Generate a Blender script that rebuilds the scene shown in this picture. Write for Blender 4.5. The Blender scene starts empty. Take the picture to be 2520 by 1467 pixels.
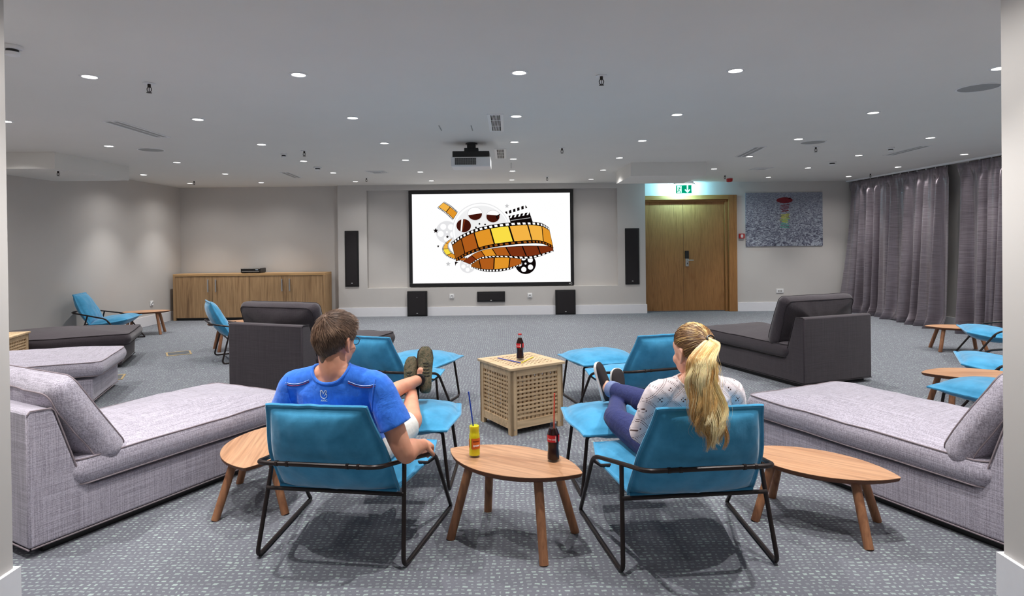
EXPO = 0.0
import bpy, bmesh, math, random
from mathutils import Vector, Matrix, noise
from mathutils.bvhtree import BVHTree
random.seed(7)
PI = math.pi
sc = bpy.context.scene
COL = sc.collection
H = 2.6334           # ceiling height
CAMZ = 1.4713
FPX = 1494.5

# ------------------------------------------------------------------ camera
def cam_axes(p=.0067, r=.0112, y=-.007):
    fwd = Vector((-math.sin(y)*math.cos(p), math.cos(y)*math.cos(p), -math.sin(p)))
    right = Vector((math.cos(y), math.sin(y), 0)); up = right.cross(fwd)
    return right*math.cos(r)-up*math.sin(r), up*math.cos(r)+right*math.sin(r), fwd
CR, CU, CF = cam_axes()
cd = bpy.data.cameras.new('camera'); co = bpy.data.objects.new('camera', cd); COL.objects.link(co)
co.matrix_world = Matrix(((CR.x, CU.x, -CF.x, 0), (CR.y, CU.y, -CF.y, 0), (CR.z, CU.z, -CF.z, CAMZ), (0, 0, 0, 1)))
cd.sensor_width = 36; cd.lens = FPX/2520*36; cd.shift_y = -(733.5-604.67)/2520
cd.clip_start = .05; cd.clip_end = 60
sc.camera = co
def ray(px, py): return CF+CR*((px-1260)/FPX)-CU*((py-604.67)/FPX)
def at_z(px, py, z):
    d = ray(px, py); t = (z-CAMZ)/d.z; return Vector((0, 0, CAMZ))+d*t
def at_y(px, py, Y):
    d = ray(px, py); return Vector((0, 0, CAMZ))+d*(Y/d.y)

# ------------------------------------------------------------------ naming
def tag(o, label=None, cat=None, group=None, kind=None):
    if label: o['label'] = label
    if cat: o['category'] = cat
    if group: o['group'] = group
    if kind: o['kind'] = kind
    return o
def thing(name, label, cat, loc=(0, 0, 0), rz=0, group=None):
    o = bpy.data.objects.new(name, None); COL.objects.link(o); o.empty_display_size = .1
    o.location = loc; o.rotation_euler = (0, 0, rz)
    return tag(o, label, cat, group)
def copy_tree(o, label=None, loc=None, rz=None, parent=None):
    c = o.copy(); COL.objects.link(c)
    if parent: c.parent = parent
    else:
        if label: c['label'] = label
        if loc is not None: c.location = loc
        if rz is not None: c.rotation_euler = (0, 0, rz)
    for ch in list(o.children): copy_tree(ch, parent=c)
    return c

# ------------------------------------------------------------------ mesh builder
class MB:
    def __init__(s): s.v = []; s.f = []; s.m = []; s.mi = 0
    def add(s, vs, fs):
        b = len(s.v); s.v += [tuple(p) for p in vs]
        s.f += [tuple(i+b for i in f) for f in fs]; s.m += [s.mi]*len(fs); return s
    def box(s, c, d, M=None):
        x, y, z = d[0]/2, d[1]/2, d[2]/2
        vs = [Vector((i*x, j*y, k*z)) for i in (-1, 1) for j in (-1, 1) for k in (-1, 1)]
        if M: vs = [M @ p for p in vs]
        c = Vector(c)
        return s.add([c+p for p in vs], [(0, 1, 3, 2), (4, 6, 7, 5), (0, 4, 5, 1), (2, 3, 7, 6), (0, 2, 6, 4), (1, 5, 7, 3)])
    def b2(s, a, b):
        return s.box([(a[i]+b[i])/2 for i in range(3)], [abs(b[i]-a[i]) for i in range(3)])
    def prism(s, poly, axis, a, b):
        # polygon (list of 2-tuples) extruded along axis from a to b
        def P(q, t):
            return {'x': (t, q[0], q[1]), 'y': (q[0], t, q[1]), 'z': (q[0], q[1], t)}[axis]
        n = len(poly); vs = [P(q, a) for q in poly]+[P(q, b) for q in poly]
        fs = [tuple(range(n))[::-1], tuple(range(n, 2*n))]+[(i, (i+1) % n, n+(i+1) % n, n+i) for i in range(n)]
        return s.add(vs, fs)
    def rings(s, R, caps=True, closed=False):
        n = len(R[0]); vs = [p for r in R for p in r]; fs = []
        m = len(R)
        for i in range(m if closed else m-1):
            for j in range(n):
                a = i*n+j; b = i*n+(j+1) % n; c = ((i+1) % m)*n+(j+1) % n; d = ((i+1) % m)*n+j
                fs.append((a, b, c, d))
        if caps and not closed: fs += [tuple(range(n))[::-1], tuple(range((m-1)*n, m*n))]
        return s.add(vs, fs)
    def tube(s, P, r, n=10, closed=False, squash=None, up=None, round_=False):
        P = [Vector(p) for p in P]; m = len(P)
        rr = r if isinstance(r, (list, tuple)) else [r]*m
        if round_ and not closed:   # hemispherical ends
            d0 = (P[0]-P[1]).normalized(); d1 = (P[-1]-P[-2]).normalized()
            A = [(P[0]+d0*rr[0]*math.sin(a), rr[0]*math.cos(a)) for a in (1.45, 1.1, .6)]
            B = [(P[-1]+d1*rr[-1]*math.sin(a), rr[-1]*math.cos(a)) for a in (.6, 1.1, 1.45)]
            P = [a[0] for a in A]+P+[b[0] for b in B]; q = rr
            sq = squash
            rr = [a[1] for a in A]+list(rr)+[b[1] for b in B]
            if isinstance(sq, (list, tuple)): squash = [sq[0]]*3+list(sq)+[sq[-1]]*3
            m = len(P)
        T = []
        for i in range(m):
            if closed: t = P[(i+1) % m]-P[i-1]
            else: t = P[min(i+1, m-1)]-P[max(i-1, 0)]
            T.append(t.normalized() if t.length > 1e-9 else Vector((0, 0, 1)))
        u = Vector(up) if up else (Vector((0, 0, 1)) if abs(T[0].z) < .9 else Vector((0, 1, 0)))
        R = []
        for i in range(m):
            a = u-T[i]*u.dot(T[i])
            if a.length < 1e-6: a = Vector((1, 0, 0))-T[i]*T[i].x
            a.normalize(); b = T[i].cross(a)
            if not up: u = a
            q = 1 if squash is None else (squash[i] if isinstance(squash, (list, tuple)) else squash)
            R.append([P[i]+(a*math.cos(2*PI*k/n)+b*math.sin(2*PI*k/n)*q)*rr[i] for k in range(n)])
        return s.rings(R, True, closed)
    def lathe(s, prof, n=24, c=(0, 0, 0), caps=True):
        R = [[(c[0]+r*math.cos(2*PI*k/n), c[1]+r*math.sin(2*PI*k/n), c[2]+z) for k in range(n)] for r, z in prof]
        return s.rings(R, caps)
    def ball(s, c, r, n=14, M=None, k=None):
        if not isinstance(r, (list, tuple)): r = (r, r, r)
        R = []
        for i in range(1, n):
            a = PI*i/n
            ring = []
            for j in range(2*n):
                b = 2*PI*j/(2*n)
                p = Vector((r[0]*math.sin(a)*math.cos(b), r[1]*math.sin(a)*math.sin(b), -r[2]*math.cos(a)))
                if M: p = M @ p
                ring.append(Vector(c)+p)
            R.append(ring)
        return s.rings(R, True)
    def grid(s, fn, nu, nv, wrap=False):
        vs = [fn(i/nu, j/nv) for i in range(nu+1) for j in range(nv+1)]
        fs = [(i*(nv+1)+j, (i+1)*(nv+1)+j, (i+1)*(nv+1)+j+1, i*(nv+1)+j+1) for i in range(nu) for j in range(nv)]
        return s.add(vs, fs)
    def build(s, name, mat, parent=None, smooth=True, bevel=0, seg=2, angle=35, weld=False, subsurf=0):
        me = bpy.data.meshes.new(name); me.from_pydata(s.v, [], s.f)
        mats = mat if isinstance(mat, (list, tuple)) else [mat]
        for m in mats: me.materials.append(m)
        for p, i in zip(me.polygons, s.m): p.material_index = i
        bm = bmesh.new(); bm.from_mesh(me)
        if weld: bmesh.ops.remove_doubles(bm, verts=bm.verts, dist=weld)
        bmesh.ops.recalc_face_normals(bm, faces=bm.faces); bm.to_mesh(me); bm.free()
        me.update()
        if smooth:
            me.shade_smooth()
            try: me.set_sharp_from_angle(angle=math.radians(angle))
            except Exception: pass
        o = bpy.data.objects.new(name, me); COL.objects.link(o)
        if parent: o.parent = parent
        if bevel:
            b = o.modifiers.new('bevel', 'BEVEL'); b.width = bevel; b.segments = seg; b.limit_method = 'ANGLE'; b.angle_limit = math.radians(40); b.harden_normals = False
        if subsurf:
            b = o.modifiers.new('sub', 'SUBSURF'); b.levels = subsurf; b.render_levels = subsurf
        return o
    def solid(s, name, mat, parent=None, voxel=.008, smooth=6, fac=.5):
        # fuse the overlapping closed shapes into ONE continuous skin, then bake it
        o = s.build(name, mat, parent, smooth=False)
        r = o.modifiers.new('r', 'REMESH'); r.mode = 'VOXEL'; r.voxel_size = voxel; r.use_smooth_shade = True
        if smooth:
            g = o.modifiers.new('s', 'SMOOTH'); g.iterations = smooth; g.factor = fac
        dg = bpy.context.evaluated_depsgraph_get()
        me = bpy.data.meshes.new_from_object(o.evaluated_get(dg))
        o.modifiers.clear(); old = o.data; o.data = me; bpy.data.meshes.remove(old); me.name = name
        me.shade_smooth()
        if not me.materials: me.materials.append(mat)
        return o
def fillet(P, r, seg=5):
    P = [Vector(p) for p in P]; out = [P[0]]
    rr = r if isinstance(r, (list, tuple)) else [r]*len(P)
    for i in range(1, len(P)-1):
        a = P[i-1]-P[i]; b = P[i+1]-P[i]
        d = min(rr[i], a.length*.48, b.length*.48)
        A = P[i]+a.normalized()*d; B = P[i]+b.normalized()*d
        for k in range(seg+1):
            t = k/seg; out.append(A*(1-t)**2+P[i]*2*t*(1-t)+B*t*t)
    out.append(P[-1]); return out
def crom(P, n=8, closed=False):
    P = [Vector(p) for p in P]; m = len(P); out = []
    for i in range(m if closed else m-1):
        p0 = P[i-1] if (i > 0 or closed) else P[0]*2-P[1]
        p1 = P[i]; p2 = P[(i+1) % m]
        p3 = P[(i+2) % m] if (closed or i+2 < m) else P[-1]*2-P[-2]
        for k in range(n):
            t = k/n
            out.append(.5*((2*p1)+(p2-p0)*t+(2*p0-5*p1+4*p2-p3)*t*t+(3*p1-p0-3*p2+p3)*t**3))
    if not closed: out.append(P[-1])
    return out
def lerp(a, b, t): return a+(b-a)*t
def interp(xs, ys, x):
    if x <= xs[0]: return ys[0]
    for i in range(len(xs)-1):
        if x <= xs[i+1]:
            t = (x-xs[i])/(xs[i+1]-xs[i]); t = t*t*(3-2*t)*.5+t*.5; return lerp(ys[i], ys[i+1], t)
    return ys[-1]
def text_mesh(body, size, font_shear=0, bold=0):
    cu = bpy.data.curves.new('t', 'FONT'); cu.body = body; cu.size = size; cu.align_x = 'CENTER'; cu.align_y = 'CENTER'
    cu.shear = font_shear; cu.offset = bold
    o = bpy.data.objects.new('t', cu); COL.objects.link(o)
    dg = bpy.context.evaluated_depsgraph_get(); dg.update()
    me = bpy.data.meshes.new_from_object(o.evaluated_get(dg))
    vs = [v.co.copy() for v in me.vertices]; fs = [tuple(p.vertices) for p in me.polygons]
    bpy.data.objects.remove(o); bpy.data.curves.remove(cu); bpy.data.meshes.remove(me)
    return vs, fs
def bvh_of(o):
    me = o.data; return BVHTree.FromPolygons([v.co for v in me.vertices], [tuple(p.vertices) for p in me.polygons])

# ------------------------------------------------------------------ materials
def S(r, g, b):
    f = lambda c: (c/255/12.92) if c/255 <= .04045 else ((c/255+.055)/1.055)**2.4
    return (f(r), f(g), f(b), 1)
class NT:
    def __init__(s, name):
        s.mat = bpy.data.materials.new(name); s.mat.use_nodes = True; s.t = s.mat.node_tree
        s.bs = s.t.nodes['Principled BSDF']
    def n(s, typ, **kw):
        x = s.t.nodes.new(typ)
        for k, v in kw.items():
            if k in x.inputs.keys(): x.inputs[k].default_value = v
            else: setattr(x, k, v)
        return x
    def l(s, a, b): s.t.links.new(a, b)
    def coord(s, scale=(1, 1, 1), rot=(0, 0, 0), kind='Object'):
        c = s.n('ShaderNodeTexCoord'); m = s.n('ShaderNodeMapping')
        m.inputs['Scale'].default_value = scale; m.inputs['Rotation'].default_value = rot
        s.l(c.outputs[kind], m.inputs['Vector']); return m.outputs['Vector']
    def noise(s, vec, scale, detail=3, rough=.5, dist=0):
        x = s.n('ShaderNodeTexNoise', Scale=scale, Detail=detail, Roughness=rough, Distortion=dist)
        if vec: s.l(vec, x.inputs['Vector'])
        return x.outputs['Fac']
    def ramp(s, fac, stops):
        x = s.n('ShaderNodeValToRGB'); e = x.color_ramp.elements
        while len(e) < len(stops): e.new(.5)
        for k, (p, c) in zip(e, stops): k.position = p; k.color = c
        s.l(fac, x.inputs['Fac']); return x.outputs['Color']
    def math(s, op, a, b=None, c=None):
        x = s.n('ShaderNodeMath', operation=op)
        for i, v in enumerate((a, b, c)):
            if v is None: continue
            if isinstance(v, (int, float)): x.inputs[i].default_value = v
            else: s.l(v, x.inputs[i])
        return x.outputs[0]
    def mix(s, fac, a, b, mode='MIX'):
        x = s.n('ShaderNodeMix', data_type='RGBA', blend_type=mode)
        for i, v in ((0, fac), (6, a), (7, b)):
            if isinstance(v, (int, float)): x.inputs[i].default_value = v
            elif isinstance(v, tuple): x.inputs[i].default_value = v
            else: s.l(v, x.inputs[i])
        return x.outputs[2]
    def bump(s, h, strength=.2, dist=.002):
        x = s.n('ShaderNodeBump', Strength=strength, Distance=dist); s.l(h, x.inputs['Height']); s.l(x.outputs['Normal'], s.bs.inputs['Normal'])
    def base(s, v):
        if isinstance(v, tuple): s.bs.inputs['Base Color'].default_value = v
        else: s.l(v, s.bs.inputs['Base Color'])
    def set(s, **kw):
        for k, v in kw.items(): s.bs.inputs[k.replace('_', ' ')].default_value = v
        return s.mat
def plain(name, col, rough=.5, metal=0, var=.06, scale=30, bump=0, bscale=200, **kw):
    t = NT(name); v = t.coord()
    n = t.noise(v, scale, 3)
    c1 = tuple(min(1, c*(1-var)) for c in col[:3])+(1,); c2 = tuple(min(1, c*(1+var)) for c in col[:3])+(1,)
    t.base(t.ramp(n, [(.3, c1), (.7, c2)]))
    if bump: t.bump(t.noise(v, bscale, 2), bump, .001)
    return t.set(Roughness=rough, Metallic=metal, **kw)
def emit(name, col, st):
    t = NT(name); t.base((0, 0, 0, 1)); t.bs.inputs['Emission Color'].default_value = col; t.bs.inputs['Emission Strength'].default_value = st
    return t.set(Roughness=1, Specular_IOR_Level=0)
def wood(name, c1, c2, c3, axis=0, fine=60, rough=.42, band=7, bump=.08):
    t = NT(name); sl = [fine, fine, fine]; sl[axis] = fine*.045
    v = t.coord(tuple(sl)); n1 = t.noise(v, 1.0, 5, .6, .6)
    sl2 = [band, band, band]; sl2[axis] = band*.09
    n2 = t.noise(t.coord(tuple(sl2)), 1.0, 3, .5, 1.2)
    a = t.ramp(n2, [(.25, c1), (.5, c2), (.62, c1), (.78, c3)])
    b = t.ramp(n1, [(.3, (.55, .52, .5, 1)), (.6, (1, 1, 1, 1))])
    t.base(t.mix(.75, a, b, 'MULTIPLY')); t.bump(n1, bump, .001)
    return t.set(Roughness=rough)
def linen(name, c1, c2, fr=260, rough=.9, bump=.35, contrast=(.38, .62)):
    t = NT(name)
    a = t.noise(t.coord((3, fr, fr)), 1, 3, .65); b = t.noise(t.coord((fr, 3, fr)), 1, 3, .65); c = t.noise(t.coord((fr, fr, 3)), 1, 3, .65)
    s = t.math('MULTIPLY', t.math('ADD', t.math('ADD', a, b), c), .3333)
    lo = .5+(contrast[0]-.5)*.62; hi = .5+(contrast[1]-.5)*.62
    t.base(t.ramp(s, [(lo, c1), (hi, c2)]))
    w = t.noise(t.coord(), 5, 3, .6)
    t.bump(t.math('ADD', s, t.math('MULTIPLY', w, 3.0)), bump, .004)
    return t.set(Roughness=rough, Sheen_Weight=.25, Specular_IOR_Level=.2)
m_wall = plain('wall_paint', S(200, 196, 192), .75, var=.01, scale=3, bump=.05, bscale=350)
m_ceil = plain('ceiling_paint', S(228, 226, 221), .8, var=.01, scale=2)
m_white = plain('white_lacquer', S(236, 236, 240), .45, var=.01)
m_plastic = plain('white_plastic', S(232, 232, 232), .4, var=.01)
m_black = plain('black_plastic', S(22, 21, 22), .4, var=.05)
m_blackcloth = plain('black_speaker_cloth', S(30, 26, 29), .85, var=.1, scale=600, bump=.2, bscale=900)
m_grille = plain('grey_grille', S(158, 158, 156), .6, var=.05)
m_frame = plain('dark_brown_metal', S(38, 28, 26), .38, .3, var=.05)
m_steel = plain('brushed_steel', S(190, 190, 188), .35, .9, var=.05)
m_brass = plain('pale_brass', S(200, 175, 130), .4, .5, var=.05)
m_red = plain('red_plastic', S(170, 22, 24), .4, var=.04)
m_walnut = wood('walnut_top', S(182, 134, 98), S(198, 152, 116), S(138, 92, 66), 0, 55, .4, 9)
m_walleg = wood('walnut_leg', S(146, 98, 68), S(164, 114, 80), S(108, 70, 48), 2, 60, .45, 12)
m_edge = plain('walnut_edge', S(104, 64, 42), .5, var=.1)
m_acacia = wood('pale_acacia', S(204, 174, 136), S(218, 190, 152), S(180, 148, 112), 0, 40, .5, 6)
m_acaciav = wood('pale_acacia_post', S(200, 170, 132), S(214, 186, 148), S(178, 146, 108), 2, 40, .5, 6)
m_cab = wood('walnut_veneer', S(166, 132, 94), S(180, 146, 106), S(112, 82, 54), 2, 40, .45, 8)
m_cabx = wood('walnut_veneer_top', S(186, 146, 98), S(196, 158, 110), S(150, 110, 68), 0, 40, .45, 8)
m_oak = wood('oak_veneer', S(160, 112, 62), S(168, 119, 68), S(142, 96, 50), 2, 90, .45, 14, .03)
m_oakx = wood('oak_frame', S(158, 114, 60), S(170, 126, 72), S(134, 94, 46), 0, 60, .45, 10, .03)
m_linen = linen('light_grey_linen', S(138, 132, 143), S(196, 190, 203), 240)
m_dark = linen('dark_charcoal_cloth', S(56, 50, 55), S(72, 65, 70), 300, bump=.25)
m_pipl = plain('grey_piping', S(142, 130, 135), .9); m_pipd = plain('charcoal_piping', S(44, 38, 42), .9)
def velvet():
    t = NT('blue_velvet'); v = t.coord(); n = t.noise(v, 9, 4, .6)
    t.base(t.ramp(n, [(.3, S(58, 140, 182)), (.7, S(76, 162, 206))]))
    t.bump(t.math('ADD', t.noise(t.coord(), 14, 4, .6), t.math('MULTIPLY', t.noise(t.coord(), 220, 2), .1)), .35, .006)
    return t.set(Roughness=.8, Sheen_Weight=.6, Sheen_Roughness=.4, Specular_IOR_Level=.15)
m_velvet = velvet()
def carpet():
    t = NT('patterned_carpet'); g = t.n('ShaderNodeTexCoord').outputs['Object']
    w = t.n('ShaderNodeTexNoise', Scale=4.0, Detail=6.0, Roughness=.62); t.l(g, w.inputs['Vector'])
    sub = t.n('ShaderNodeVectorMath', operation='SUBTRACT'); t.l(w.outputs['Color'], sub.inputs[0]); sub.inputs[1].default_value = (.5, .5, .5)
    mul = t.n('ShaderNodeVectorMath', operation='SCALE'); t.l(sub.outputs[0], mul.inputs[0]); mul.inputs['Scale'].default_value = .066
    add = t.n('ShaderNodeVectorMath', operation='ADD'); t.l(g, add.inputs[0]); t.l(mul.outputs[0], add.inputs[1])
    sp = t.n('ShaderNodeSeparateXYZ'); t.l(add.outputs[0], sp.inputs[0])
    ys = t.math('MULTIPLY', sp.outputs['Y'], 40.0); yi = t.math('FLOOR', ys); yf = t.math('FRACT', ys)
    wr = t.n('ShaderNodeTexWhiteNoise', noise_dimensions='1D'); t.l(yi, wr.inputs['W'])
    xs = t.math('ADD', t.math('MULTIPLY', sp.outputs['X'], 32.0), t.math('MULTIPLY', wr.outputs['Value'], .35)); xi = t.math('FLOOR', xs); xf = t.math('FRACT', xs)
    cb = t.n('ShaderNodeCombineXYZ'); t.l(xi, cb.inputs[0]); t.l(yi, cb.inputs[1])
    wn = t.n('ShaderNodeTexWhiteNoise', noise_dimensions='2D'); t.l(cb.outputs[0], wn.inputs['Vector'])
    c = t.n('ShaderNodeSeparateColor'); t.l(wn.outputs['Color'], c.inputs[0])
    hx = t.math('ADD', .14, t.math('MULTIPLY', c.outputs[0], .27)); hy = t.math('ADD', .12, t.math('MULTIPLY', c.outputs[1], .20))
    soft = lambda fv, hv: t.math('MINIMUM', 1.0, t.math('MAXIMUM', 0.0, t.math('MULTIPLY', t.math('SUBTRACT', t.math('ADD', hv, t.math('MULTIPLY', t.math('SUBTRACT', fz, .5), .16)), t.math('ABSOLUTE', t.math('SUBTRACT', fv, .5))), 14.0)))
    fz = t.noise(g, 420, 2, .6); mx = soft(xf, hx); my = soft(yf, hy)
    m = t.math('MULTIPLY', t.math('MULTIPLY', mx, my), t.math('ADD', .25, t.math('MULTIPLY', c.outputs[2], .6)))
    dark = t.ramp(fz, [(.25, S(96, 97, 104)), (.75, S(126, 127, 136))])
    lite = t.ramp(fz, [(.25, S(152, 170, 164)), (.75, S(184, 200, 194))])
    t.base(t.mix(m, dark, lite)); t.bump(t.math('ADD', fz, t.math('MULTIPLY', m, .5)), .5, .004)
    return t.set(Roughness=.95, Specular_IOR_Level=.05)
m_carpet = carpet()
def curtain_mat():
    t = NT('silver_grey_satin'); a = t.noise(t.coord((4, 4, 330)), 1, 3, .6); b = t.noise(t.coord((200, 200, 3)), 1, 2, .5)
    s = t.math('ADD', t.math('MULTIPLY', a, .88), t.math('MULTIPLY', b, .12))
    t.base(t.ramp(s, [(.38, S(116, 107, 114)), (.62, S(164, 154, 162))])); t.bump(s, .25, .002)
    return t.set(Roughness=.33, Metallic=.65, Sheen_Weight=.2, Specular_IOR_Level=.5)
m_curtain = curtain_mat()
# ------------------------------------------------------------------ the room shell
XL, XR, YB, YT, YF = -6.62, 7.12, 12.34, 12.19, 2.45
def struct(name, mb, mat, **k):
    o = mb.build(name, mat, smooth=k.pop('smooth', False), **k); o['kind'] = 'structure'; return o
struct('floor', MB().b2((XL-.1, -1.6, -.12), (XR+.1, YB+.6, 0)), m_carpet)
struct('ceiling', MB().b2((XL-.1, -1.6, H), (XR+.1, YB+.6, H+.12)), m_ceil)
struct('wall_left', MB().b2((XL-.1, YF-.2, 0), (XL, YB+.12, H)), m_wall)
struct('wall_right', MB().b2((XR, YF-.2, 0), (XR+.1, YB+.12, H)), m_wall)
w = MB().b2((XL, YB, 0), (2.72, YB+.12, H)).b2((4.66, YB, 0), (XR, YB+.12, H)).b2((2.72, YB, 2.37), (4.66, YB+.12, H))
struct('wall_back', w, m_wall)
# screen wall: a shallow built-out block with a recess for the screen
w = MB()
w.b2((-3.40, YT, 0), (-2.82, YB, H)).b2((2.21, YT, 0), (2.77, YB, H)).b2((-2.82, YT, 0), (2.21, YB, .565)).b2((-2.82, YT, 2.525), (2.21, YB, H))
w.b2((-2.82, YT+.11, .565), (2.21, YB, 2.525))
struct('wall_screen', w, m_wall)
# opening the room is seen through
w = MB().b2((XL, YF-.16, 0), (-2.006, YF, H)).b2((2.006, YF-.16, 0), (XR, YF, H))
w.b2((-2.15, -1.5, 0), (-2.006, YF-.16, H)).b2((2.006, -1.5, 0), (2.15, YF-.16, H))
w.b2((-2.15, -1.6, 0), (2.15, -1.5, .25)).b2((-2.15, -1.6, 2.5), (2.15, -1.5, H))
struct('wall_front', w, m_wall)
fr_ = MB()
for x in (-1.97, -.68, .68, 1.97): fr_.b2((x-.035, -1.58, .25), (x+.035, -1.52, 2.5))
for z in (.27, 2.48): fr_.b2((-2.0, -1.58, z-.02), (2.0, -1.52, z+.02))
struct('added_window_1', fr_, m_white)  # unseen window frame, added so world light can brighten the ceiling
BH, BT = .178, .018
b = MB().b2((-3.40-.004, YT-BT, 0), (-2.02, YT, BH)).b2((-1.62, YT-BT, 0), (.942, YT, BH)).b2((1.345, YT-BT, 0), (2.77+BT, YT, BH)).b2((2.77, YT, 0), (2.77+BT, YB, BH))
b.b2((4.67, YB-BT, 0), (XR, YB, BH))
struct('baseboard_back', b, m_white)
struct('baseboard_left', MB().b2((XL, YF, 0), (XL+BT, YB, BH)), m_white)
struct('baseboard_right', MB().b2((XR-BT, YF, 0), (XR, YB-BT, BH)), m_white)
b = MB()
for s in (-1, 1):
    x0, x1 = sorted((s*1.988, s*2.006)); b.b2((x0, -1.5, 0), (x1, YF+BT, BH))
    x0, x1 = sorted((s*2.006, s*(6.6 if s < 0 else 7.18))); b.b2((x0, YF, 0), (x1, YF+BT, BH))
struct('baseboard_front', b, m_white)
# dropped ceiling boxes
struct('trim_1', MB().b2((XL, 7.488, 2.43), (-5.54, 8.946, H)), m_ceil)
struct('trim_2', MB().b2((1.852, 9.08, 2.43), (2.985, 10.28, H)), m_ceil)
# hairline joints of the hatches round the projector
w = MB()
for a, b in (((1080, 309), (1086.5, 321)), ((1159.5, 309), (1163, 321)), ((1151, 402), (1158.5, 415)), ((1257.8, 401), (1257.8, 414))):
    A, B = at_z(*a, H), at_z(*b, H); w.tube([A, A.lerp(B, .5), B], .006, 6)
struct('trim_3', w, m_grille)
# ------------------------------------------------------------------ double door
d = thing('door_1', 'double oak veneer door under the green exit sign', 'door', (3.595, YB, 0)); d['kind'] = 'structure'
def rel(mb, o): # geometry written in world space -> local to a thing
    L = o.location; mb.v = [(p[0]-L.x, p[1]-L.y, p[2]-L.z) for p in mb.v]; return mb
fr = MB()
fr.b2((2.72, YB-.025, 2.285), (4.50, YB+.11, 2.372)).b2((2.80, YB+.03, 2.245), (4.44, YB+.11, 2.285)); fr.mi = 1
fr.b2((4.50, YB-.025, 0), (4.665, YB+.11, 2.372)).b2((2.72, YB-.025, 0), (2.80, YB+.11, 2.285)).b2((4.44, YB+.03, 0), (4.50, YB+.11, 2.285))
rel(fr, d).build('frame', [m_oakx, m_oak], d, False, .004)
lf = rel(MB().b2((2.805, YB+.07, .02), (3.592, YB+.11, 2.243)), d).build('door_leaf', m_oak, d, False)
rf = rel(MB().b2((3.598, YB+.07, .02), (4.438, YB+.11, 2.243)), d).build('door_leaf', m_oak, d, False)
h = rel(MB().b2((3.635, YB+.055, .925), (3.70, YB+.07, 1.085)), d).build('lock_plate', m_steel, rf, False, .003)
rel(MB().b2((3.622, YB+.04, 1.085), (3.70, YB+.07, 1.245)), d).build('card_reader', m_black, rf, False, .006)
t_ = MB().tube([(3.672-3.595, .055, 1.05), (3.672-3.595, .015, 1.05), (3.69-3.595, .008, 1.05), (3.785-3.595, .008, 1.05)], .011, 10)
t_.build('door_handle', m_steel, rf)
rel(MB().b2((3.662, YB+.050, .965), (3.676, YB+.056, 1.0)), d).build('keyhole', m_black, h, False)
# ------------------------------------------------------------------ recessed downlights
m_lens = emit('lamp_lens', (1, .97, .93, 1), 9)
CX = {-1: -5.94, 0: -4.61, 1: -2.845, 2: -1.42, 3: .092, 4: 1.582, 5: 3.41, 6: 4.958, 7: 6.45}
def RY(k): return 4.1787+1.4495*(k-1)
def lamp_light(parent, loc, power, size=84, col=(1, .975, .955)):
    ld = bpy.data.lights.new('bulb', 'SPOT'); ld.energy = power; ld.spot_size = math.radians(size); ld.spot_blend = 1; ld.shadow_soft_size = .014; ld.color = col
    o = bpy.data.objects.new('bulb', ld); COL.objects.link(o); o.parent = parent; o.location = loc; return o
def make_downlight():
    t = thing('downlight', '', 'ceiling light', (0, 0, H))
    MB().lathe([(.062, 0), (.062, -.004), (.055, -.007), (.047, -.006), (.045, -.001)], 28, caps=False).build('trim_ring', m_plastic, t)
    MB().lathe([(.046, -.0005), (.046, -.0025)], 24).build('lens', m_lens, t)
    lamp_light(t, (0, 0, -.03), DOWNW); lamp_light(t, (0, 0, -.028), DOWNW*.22, 150); return t
DOWNW = 108
ORD = ['first', 'second', 'third', 'fourth', 'fifth', 'sixth', 'seventh', 'eighth', 'ninth']
seen = {1: [1, 2, 3, 4, 5], 2: [0, 1, 2, 3, 4, 5], 3: [0, 1, 2, 3, 4, 5, 6], 4: [0, 1, 2, 3, 4, 5, 6, 7], 5: [-1, 0, 1, 2, 3, 4, 5, 6, 7], 6: [-1, 0, 1, 2, 3, 4, 6, 7]}
rown = {1: 'row of downlights nearest the viewer', 2: 'second row from the viewer', 3: 'third row from the viewer', 4: 'fourth row from the viewer', 5: 'fifth row from the viewer', 6: 'farthest row by the screen wall'}
proto = make_downlight(); first = True
def place_light(x, y, label, group):
    global first
    if first: o = proto; first = False; o.location = (x, y, H); o['label'] = label
    else: o = copy_tree(proto, label, (x, y, H), 0)
    o['group'] = group
for k in range(1, 7):
    for i, c in enumerate(seen[k]):
        x = CX[c]
        if k == 6 and c == 6: x = 4.93
        place_light(x, RY(k), 'round recessed ceiling downlight, %s from the left in the %s' % (ORD[i], rown[k]), 'recessed ceiling downlights')
for k, c in [(0, 1), (0, 2), (0, 3), (0, 4), (0, 5), (0, 0), (0, 6), (1, 0), (1, 6), (2, 6), (1, -1), (2, -1), (3, -1), (1, 7), (2, 7), (3, 7)]:
    y = RY(k) if k else 2.80
    side = 'behind the left pillar' if c < 1 else ('behind the right pillar' if c > 5 else 'just above the top edge of the picture')
    place_light(CX[c], y, 'downlight %s, row %d, column %d' % (side, k+1, c+2), 'downlights out of sight')
for x in (-1.52, 1.52):
    place_light(x, 2.22, 'downlight over the passage before the opening, %s of two' % ('left' if x < 0 else 'right'), 'downlights out of sight')
m_void = plain('dark_opening', S(7, 7, 8), .95, var=.05, Specular_IOR_Level=.05)
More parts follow.
